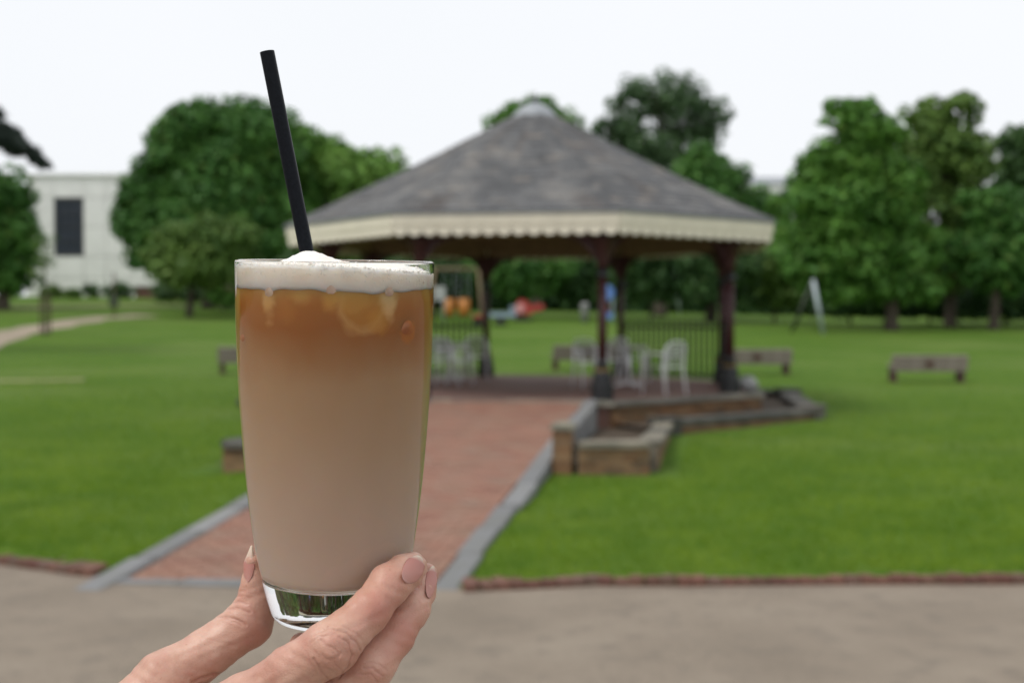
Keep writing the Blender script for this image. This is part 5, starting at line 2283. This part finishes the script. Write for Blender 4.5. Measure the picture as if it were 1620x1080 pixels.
def surface_nets(lo, hi, h):
    """Naive surface nets on the hand's field."""
    nx, ny, nz = [int(math.ceil((b - a) / h)) + 1 for a, b in zip(lo, hi)]
    D = np.full((nx, ny, nz), 1.0, np.float32)
    gx = [lo[i] + h * np.arange(n) for i, n in enumerate((nx, ny, nz))]
    # near-surface samples only: boxes round each segment
    mask = np.zeros((nx, ny, nz), bool)
    for k in SEG:
        for a, ra, b, rb in SEG[k]:
            r = max(ra, rb) + 0.006
            sl = []
            for i in range(3):
                s0 = int(max(0, math.floor((min(a[i], b[i]) - r - lo[i]) / h)))
                s1 = int(min((nx, ny, nz)[i], math.ceil((max(a[i], b[i]) + r - lo[i]) / h) + 1))
                sl.append(slice(s0, max(s0, s1)))
            if any(s.stop <= s.start for s in sl):
                continue
            X, Y, Z = np.meshgrid(gx[0][sl[0]], gx[1][sl[1]], gx[2][sl[2]], indexing='ij')
            P = np.stack([X.ravel(), Y.ravel(), Z.ravel()], 1)
            d = np.abs(cone_sdf(P, a, ra, b, rb)) < 3
            dd = cone_sdf(P, a, ra, b, rb).reshape(X.shape)
            D[tuple(sl)] = np.minimum(D[tuple(sl)], dd)
    mask = np.abs(D) < 0.007
    ii = np.argwhere(mask)
    P = np.array(lo) + ii * h
    vals = np.concatenate([hand_sdf(c) for c in np.array_split(P, max(1, len(P) // 60000))])
    D[mask] = vals
    D[0], D[-1], D[:, 0], D[:, -1], D[:, :, 0], D[:, :, -1] = 1, 1, 1, 1, 1, 1
    S = D < 0
    c = [S[i:nx - 1 + i, j:ny - 1 + j, k:nz - 1 + k] for i in (0, 1) for j in (0, 1) for k in (0, 1)]
    tot = sum(x.astype(np.int8) for x in c)
    act = (tot > 0) & (tot < 8)
    idx = np.full(act.shape, -1, np.int64)
    cells = np.argwhere(act)
    idx[act] = np.arange(len(cells))
    V = np.array(lo) + (cells + 0.5) * h
    F = []
    for ax in range(3):
        s0 = [slice(None)] * 3
        s1 = [slice(None)] * 3
        s0[ax], s1[ax] = slice(0, -1), slice(1, None)
        A, B = S[tuple(s0)], S[tuple(s1)]
        e = np.argwhere(A != B)
        sign = A[tuple(e.T)]
        u, v = (ax + 1) % 3, (ax + 2) % 3
        ok = (e[:, u] > 0) & (e[:, v] > 0) & (e[:, u] < act.shape[u]) & (e[:, v] < act.shape[v])
        e, sign = e[ok], sign[ok]
        q = []
        for du, dv in ((1, 1), (0, 1), (0, 0), (1, 0)):
            f = e.copy()
            f[:, u] -= du
            f[:, v] -= dv
            q.append(idx[tuple(f.T)])
        q = np.stack(q, 1)
        q[~sign] = q[~sign][:, ::-1]
        F.append(q)
    F = np.concatenate(F)
    F = F[(F >= 0).all(1)]
    return V, F


def poly_dist(x, y, poly):
    d = np.full(len(x), 1e9)
    for (ax, ay), (bx, by) in zip(poly[:-1], poly[1:]):
        vx, vy = bx - ax, by - ay
        t = np.clip(((x - ax) * vx + (y - ay) * vy) / (vx * vx + vy * vy), 0, 1)
        d = np.minimum(d, np.hypot(x - ax - t * vx, y - ay - t * vy))
    return d


# knuckle folds and creases: (polyline over the skin, depth in mm, half width)
CREASES = [
    ([(536, 1006), (551, 1016), (558, 1034), (550, 1055), (535, 1072)], 0.42, 1.5),
    ([(527, 995), (548, 1001), (563, 1014), (572, 1030)], 0.34, 1.4),
    ([(543, 990), (560, 999), (573, 1011)], 0.16, 1.5),
    ([(508, 1012), (518, 1020), (529, 1026)], 0.26, 1.3),
    ([(531, 1024), (536, 1034), (534, 1042)], 0.22, 1.2),
    ([(509, 1034), (519, 1043), (530, 1040), (541, 1030)], 0.24, 1.3),
    ([(496, 1040), (507, 1060), (524, 1078)], 0.34, 1.5),
    ([(531, 1050), (541, 1060), (545, 1066)], 0.22, 1.2),
    ([(497, 1005), (520, 993), (541, 996)], 0.22, 1.4),
    ([(490, 1017), (504, 1007), (519, 1004)], 0.18, 1.2),
    ([(515, 1054), (526, 1061), (533, 1063)], 0.2, 1.2),
    ([(484, 1030), (492, 1046), (500, 1062)], 0.16, 1.4),
    ([(574, 1055), (590, 1056), (606, 1069)], 0.34, 1.5),
    ([(568, 1066), (586, 1065), (598, 1078)], 0.30, 1.4),
    ([(580, 1046), (597, 1048), (612, 1060)], 0.2, 1.4),
    ([(352, 965), (373, 961), (396, 968)], 0.42, 1.6),
    ([(346, 974), (369, 977), (389, 987)], 0.46, 1.7),
    ([(356, 978), (371, 983), (383, 989)], 0.28, 1.3),
    ([(366, 954), (378, 951), (392, 955)], 0.26, 1.4),
    ([(374, 944), (386, 942), (396, 945)], 0.2, 1.3),
    ([(378, 935), (388, 934)], 0.16, 1.2),
    ([(303, 1078), (326, 1069), (356, 1062)], 0.45, 2.0),
    ([(316, 1083), (336, 1076), (350, 1072)], 0.34, 1.8),
    ([(596, 926), (604, 934), (612, 945)], 0.12, 1.8),
    ([(604, 918), (613, 927), (622, 938)], 0.12, 1.8),
    ([(330, 1010), (352, 1016), (374, 1020)], 0.12, 2.2),
]
# fine transverse wrinkles round each joint: centre, finger direction, envelope along and across (px), period (px), depth (mm)
WRINKLES = [((526, 1028), (0.72, -0.69), 26, 34, 6.3, 0.10), ((592, 1062), (0.6, -0.8), 20, 26, 6.0, 0.09), ((376, 967), (0.45, -0.9), 22, 26, 5.6, 0.11),
            ((612, 930), (0.62, -0.78), 16, 26, 5.2, 0.05), ((662, 960), (0.4, -0.92), 16, 20, 5.2, 0.05), ((300, 1045), (0.8, -0.6), 60, 40, 7.5, 0.035), ((450, 1050), (0.8, -0.58), 60, 40, 7.0, 0.03)]
BULGES = [((521, 1012), 9, 0.35), ((540, 1046), 8, 0.35), ((523, 1034), 6, 0.28), ((372, 969), 9, 0.38), ((366, 958), 6, 0.22), ((588, 1062), 7, 0.3), ((240, 1046), 26, 0.9)]


def m_skin():
    m, nt, b = mat_new("skin")
    n1 = noise(nt, 70, 4, 0.6)
    c = ramp(nt, n1, [(0.28, (0.46, 0.24, 0.175)), (0.5, (0.57, 0.33, 0.245)), (0.72, (0.645, 0.41, 0.315))])
    # redder where the colour attribute says so (flushed tips and joints, shade painted on fingers' lower sides)
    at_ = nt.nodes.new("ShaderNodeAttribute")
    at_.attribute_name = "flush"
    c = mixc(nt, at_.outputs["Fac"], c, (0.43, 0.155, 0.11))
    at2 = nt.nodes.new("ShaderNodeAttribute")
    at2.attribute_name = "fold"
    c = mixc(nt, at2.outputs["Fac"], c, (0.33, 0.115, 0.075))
    blot = ramp(nt, noise(nt, 190, 3, 0.6), [(0.5, (0, 0, 0)), (0.72, (0.35, 0.35, 0.35))])
    c = mixc(nt, blot, c, (0.52, 0.225, 0.18))
    fr = ramp(nt, noise(nt, 620, 2, 0.5), [(0.66, (0, 0, 0)), (0.76, (0.45, 0.45, 0.45))])
    c = mixc(nt, fr, c, (0.36, 0.15, 0.10))
    nt.links.new(c, b.inputs["Base Color"])
    b.inputs["Roughness"].default_value = 0.42
    b.inputs["Specular IOR Level"].default_value = 0.45
    b.inputs["Subsurface Weight"].default_value = 0.25
    b.inputs["Subsurface Radius"].default_value = (0.003, 0.0011, 0.0006)
    b.inputs["Subsurface Scale"].default_value = 1.0
    tc = nt.nodes.new("ShaderNodeTexCoord")
    v = nt.nodes.new("ShaderNodeTexVoronoi")
    v.feature = 'DISTANCE_TO_EDGE'
    v.inputs["Scale"].default_value = 950
    nt.links.new(tc.outputs["Object"], v.inputs["Vector"])
    mx = nd(nt, "ShaderNodeMath", operation='MULTIPLY_ADD')
    nt.links.new(v.outputs["Distance"], mx.inputs[0])
    mx.inputs[1].default_value = 0.6
    nt.links.new(noise(nt, 420, 4, 0.6), mx.inputs[2])
    bump(nt, b, mx.outputs[0], 0.42, 0.0005)
    return m


M['skin'] = m_skin()


def m_nail(nm, split):
    m, nt, b = mat_new(nm)
    tc = nt.nodes.new("ShaderNodeTexCoord")
    sep = nt.nodes.new("ShaderNodeSeparateXYZ")
    at_ = nt.nodes.new("ShaderNodeAttribute")
    at_.attribute_name = "tip"
    c = ramp(nt, at_.outputs["Fac"], [(0.0, (0.55, 0.31, 0.27)), (0.1, (0.48, 0.235, 0.195)), (split, (0.45, 0.195, 0.16)), (split + 0.08, (0.58, 0.40, 0.32)), (1.0, (0.72, 0.60, 0.48))])
    nt.links.new(c, b.inputs["Base Color"])
    b.inputs["Roughness"].default_value = 0.38
    b.inputs["Specular IOR Level"].default_value = 0.4
    b.inputs["Subsurface Weight"].default_value = 0.3
    b.inputs["Subsurface Radius"].default_value = (0.002, 0.001, 0.0008)
    bump(nt, b, noise(nt, 500, 2), 0.1, 0.0002)
    return m


M['nail'] = m_nail("fingernail", 0.84)
M['nail_long'] = m_nail("long thumbnail", 0.55)


def cast(pxs, pys):
    """First point of the hand along the sight lines through photograph pixels (n arrays)."""
    n = len(pxs)
    d = np.array([np.array(at(x, y, 1.0)[:]) - np.array([0, 0, CAMZ]) for x, y in zip(pxs, pys)])
    d /= np.linalg.norm(d, axis=1)[:, None]
    t = np.full(n, 0.38)
    o_ = np.array([0, 0, CAMZ])
    for _ in range(60):
        t += np.clip(hand_sdf(o_ + d * t[:, None]), -0.01, 0.02) * 0.9
        t = np.minimum(t, 0.62)
    P = o_ + d * t[:, None]
    return P, np.abs(hand_sdf(P)) < 0.0004


def build_hand():
    lo = np.array([-0.235, 0.36, CAMZ - 0.33])
    hi = np.array([-0.02, 0.535, CAMZ - 0.085])
    V, F = surface_nets(lo, hi, 0.00115)
    for _ in range(3):
        g = hand_grad(V)
        V = V - g * hand_sdf(V)[:, None] * 0.9
    me0 = np_mesh("hand_base", V, F)
    tmp = bpy.data.objects.new("hand_base", me0)
    COL.objects.link(tmp)
    md = tmp.modifiers.new("sub", 'SUBSURF')
    md.levels = 1
    md.render_levels = 1
    dg = bpy.context.evaluated_depsgraph_get()
    me = bpy.data.meshes.new_from_object(tmp.evaluated_get(dg))
    bpy.data.objects.remove(tmp)
    me.name = "hand"
    n = len(me.vertices)
    co = np.empty(n * 3)
    me.vertices.foreach_get("co", co)
    V = co.reshape(-1, 3)
    inside = (V > lo + 0.004).all(1) & (V < hi - 0.004).all(1)
    for _ in range(2):
        g = hand_grad(V)
        V = np.where(inside[:, None], V - g * hand_sdf(V)[:, None] * 0.9, V)
    g = hand_grad(V)
    px, py, dep = project(V)
    view = V - np.array([0, 0, CAMZ])
    view /= np.linalg.norm(view, axis=1)[:, None]
    facing = np.clip(-(g * view).sum(1) * 2.5, 0, 1)
    disp = np.zeros(n)
    fold = np.zeros(n)
    # the thumb and the fingers lie apart in depth: keep each crease on its own digit
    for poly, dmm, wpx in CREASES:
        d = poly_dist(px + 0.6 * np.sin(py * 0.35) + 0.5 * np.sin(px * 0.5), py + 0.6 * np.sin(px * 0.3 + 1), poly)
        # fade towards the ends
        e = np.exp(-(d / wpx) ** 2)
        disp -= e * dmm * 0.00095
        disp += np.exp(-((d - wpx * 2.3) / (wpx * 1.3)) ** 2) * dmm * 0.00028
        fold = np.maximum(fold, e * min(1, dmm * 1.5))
    for (bx, by), r, dmm in BULGES:
        disp += np.exp(-((px - bx) ** 2 + (py - by) ** 2) / (r * r)) * dmm * 0.001
    wx = px + 3.0 * np.sin(px * 0.11 + py * 0.07) + 1.6 * np.sin(py * 0.23 - px * 0.13)
    wy = py + 3.0 * np.sin(py * 0.10 - px * 0.06) + 1.6 * np.sin(px * 0.21 + py * 0.16)
    for (cx, cy), (dx, dy), ea, eb, per, dmm in WRINKLES:
        a_ = (wx - cx) * dx + (wy - cy) * dy
        b_ = (px - cx) * -dy + (py - cy) * dx
        ph = (a_ - 0.006 * b_ * b_) * 2 * np.pi / per
        env = np.exp(-(a_ / ea) ** 2 - (b_ / eb) ** 2)
        disp += env * dmm * 0.001 * (1 - np.abs(np.sin(ph / 2)) ** 0.6 * 2) * -1
    # nail folds: the skin rises a little round each nail
    front = dep < np.where(px < 450, 0.51, np.where(px - 0.0 > 0, 0.495, 0))
    disp *= facing
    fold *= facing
    # gentle unevenness of flesh
    disp += 0.00018 * np.sin(V[:, 0] * 610 + 3 * np.sin(V[:, 2] * 310)) * np.sin(V[:, 2] * 560 + V[:, 1] * 300)
    V = V + g * disp[:, None]
    me.vertices.foreach_set("co", V.ravel())
    # colour: flush near tips and knuckles, fingers' shaded sides painted darker red, folds
    flush_shade = np.zeros(n)
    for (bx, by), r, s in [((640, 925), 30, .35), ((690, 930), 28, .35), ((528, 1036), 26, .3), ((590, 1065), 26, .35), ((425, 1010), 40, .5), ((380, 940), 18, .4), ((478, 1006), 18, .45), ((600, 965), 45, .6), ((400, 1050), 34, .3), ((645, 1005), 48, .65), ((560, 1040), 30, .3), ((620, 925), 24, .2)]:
        flush_shade = np.maximum(flush_shade, s * np.exp(-((px - bx) ** 2 + (py - by) ** 2) / (r * r)))
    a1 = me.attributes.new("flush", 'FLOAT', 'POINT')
    a1.data.foreach_set("value", flush_shade.astype(np.float32))
    a2 = me.attributes.new("fold", 'FLOAT', 'POINT')
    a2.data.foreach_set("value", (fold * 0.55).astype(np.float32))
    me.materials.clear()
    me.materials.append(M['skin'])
    me.polygons.foreach_set("use_smooth", np.ones(len(me.polygons), bool))
    me.update()
    hand = link("hand", me)
    tag(hand, "bare hand gripping the glass's base between long-nailed thumb and fingers", "hand")

    def nail(base_mid, tip_mid, wb, wm, wt, lift, free, label, tip_depth, bend):
        """A curved plate from the cuticle to the tip: grid in (u across, v along), laid over the finger by sight lines."""
        nu, nv = 15, 22
        b, t = np.array(base_mid, float), np.array(tip_mid, float)
        ax = t - b
        L_ = np.linalg.norm(ax)
        axn = ax / L_
        pr = np.array([-axn[1], axn[0]])
        PX, PY, U, VV = [], [], [], []
        for j in range(nv):
            v = j / (nv - 1)
            w_ = np.interp(v, [0, 0.12, 0.5, 0.85, 1.0], [wb * 0.62, wb * 0.9, wm, wt * 1.05, wt * 0.62])
            for i in range(nu):
                u = -1 + 2 * i / (nu - 1)
                # rounded cuticle and rounded free edge
                vv = v + (0.10 * u * u if v < 0.5 else 0) * (1 - v * 2) - (0.10 * u * u * (v - 0.5) * 2 if v > 0.5 else 0)
                q = b + axn * L_ * vv + pr * u * w_ * 0.5
                PX.append(q[0]); PY.append(q[1]); U.append(u); VV.append(v)
        PX, PY, U, VV = map(np.array, (PX, PY, U, VV))
        P, ok = cast(PX, PY)
        # smooth depth field: plane fit plus cylinder curvature for rays that miss
        _, _, dd = project(P)
        A = np.stack([np.ones(ok.sum()), U[ok], VV[ok], U[ok] ** 2, U[ok] * VV[ok], VV[ok] ** 2], 1)
        co_, *_ = np.linalg.lstsq(A, dd[ok], rcond=None)
        A2 = np.stack([np.ones(len(U)), U, VV, U ** 2, U * VV, VV ** 2], 1)
        fit = A2 @ co_
        fit = fit - lift - free * np.clip(VV - 0.55, 0, 1) ** 2
        W = []
        for x, y, f_ in zip(PX, PY, fit):
            a_, b_ = (x - 810) / FPX, -(y - 540) / FPX
            W.append((a_ * f_, CP * f_ + b_ * f_ * SP, CAMZ + (-SP + b_ * CP) * f_))
        W = np.array(W)
        # give it thickness
        nn = np.array([0, -1.0, 0])
        back = W - nn * 0.00045
        Vn = np.concatenate([W, back])
        Fq = []
        N_ = nu * nv
        for j in range(nv - 1):
            for i in range(nu - 1):
                a0 = j * nu + i
                Fq.append((a0, a0 + 1, a0 + nu + 1, a0 + nu))
                Fq.append((N_ + a0, N_ + a0 + nu, N_ + a0 + nu + 1, N_ + a0 + 1))
        for i in range(nu - 1):
            for a0, b0 in ((i, i + 1), ((nv - 1) * nu + i + 1, (nv - 1) * nu + i)):
                Fq.append((b0, a0, N_ + a0, N_ + b0))
        for j in range(nv - 1):
            for a0, b0 in ((j * nu + nu - 1, (j + 1) * nu + nu - 1), ((j + 1) * nu, j * nu)):
                Fq.append((b0, a0, N_ + a0, N_ + b0))
        mn = np_mesh("fingernail", Vn, np.array(Fq), M['nail_long' if label else 'nail'], True)
        bmn = bmesh.new()
        bmn.from_mesh(mn)
        bmesh.ops.recalc_face_normals(bmn, faces=bmn.faces)
        bmn.to_mesh(mn)
        bmn.free()
        at3 = mn.attributes.new("tip", 'FLOAT', 'POINT')
        at3.data.foreach_set("value", np.concatenate([VV, VV]).astype(np.float32))
        o = link("fingernail", mn, hand)
        if label:
            o["label"] = label

    nail((643, 922), (664, 879), 30, 34, 29, 0.0006, 0.0003, None, 0, 0)
    nail((679, 946), (685, 895), 14, 19, 17, 0.0006, 0.0002, None, 0, 0)
    nail((391, 921), (398, 862), 16, 19, 9, 0.0003, 0.0004, "long pale pointed thumbnail", 0, 0)
    return hand


build_hand()
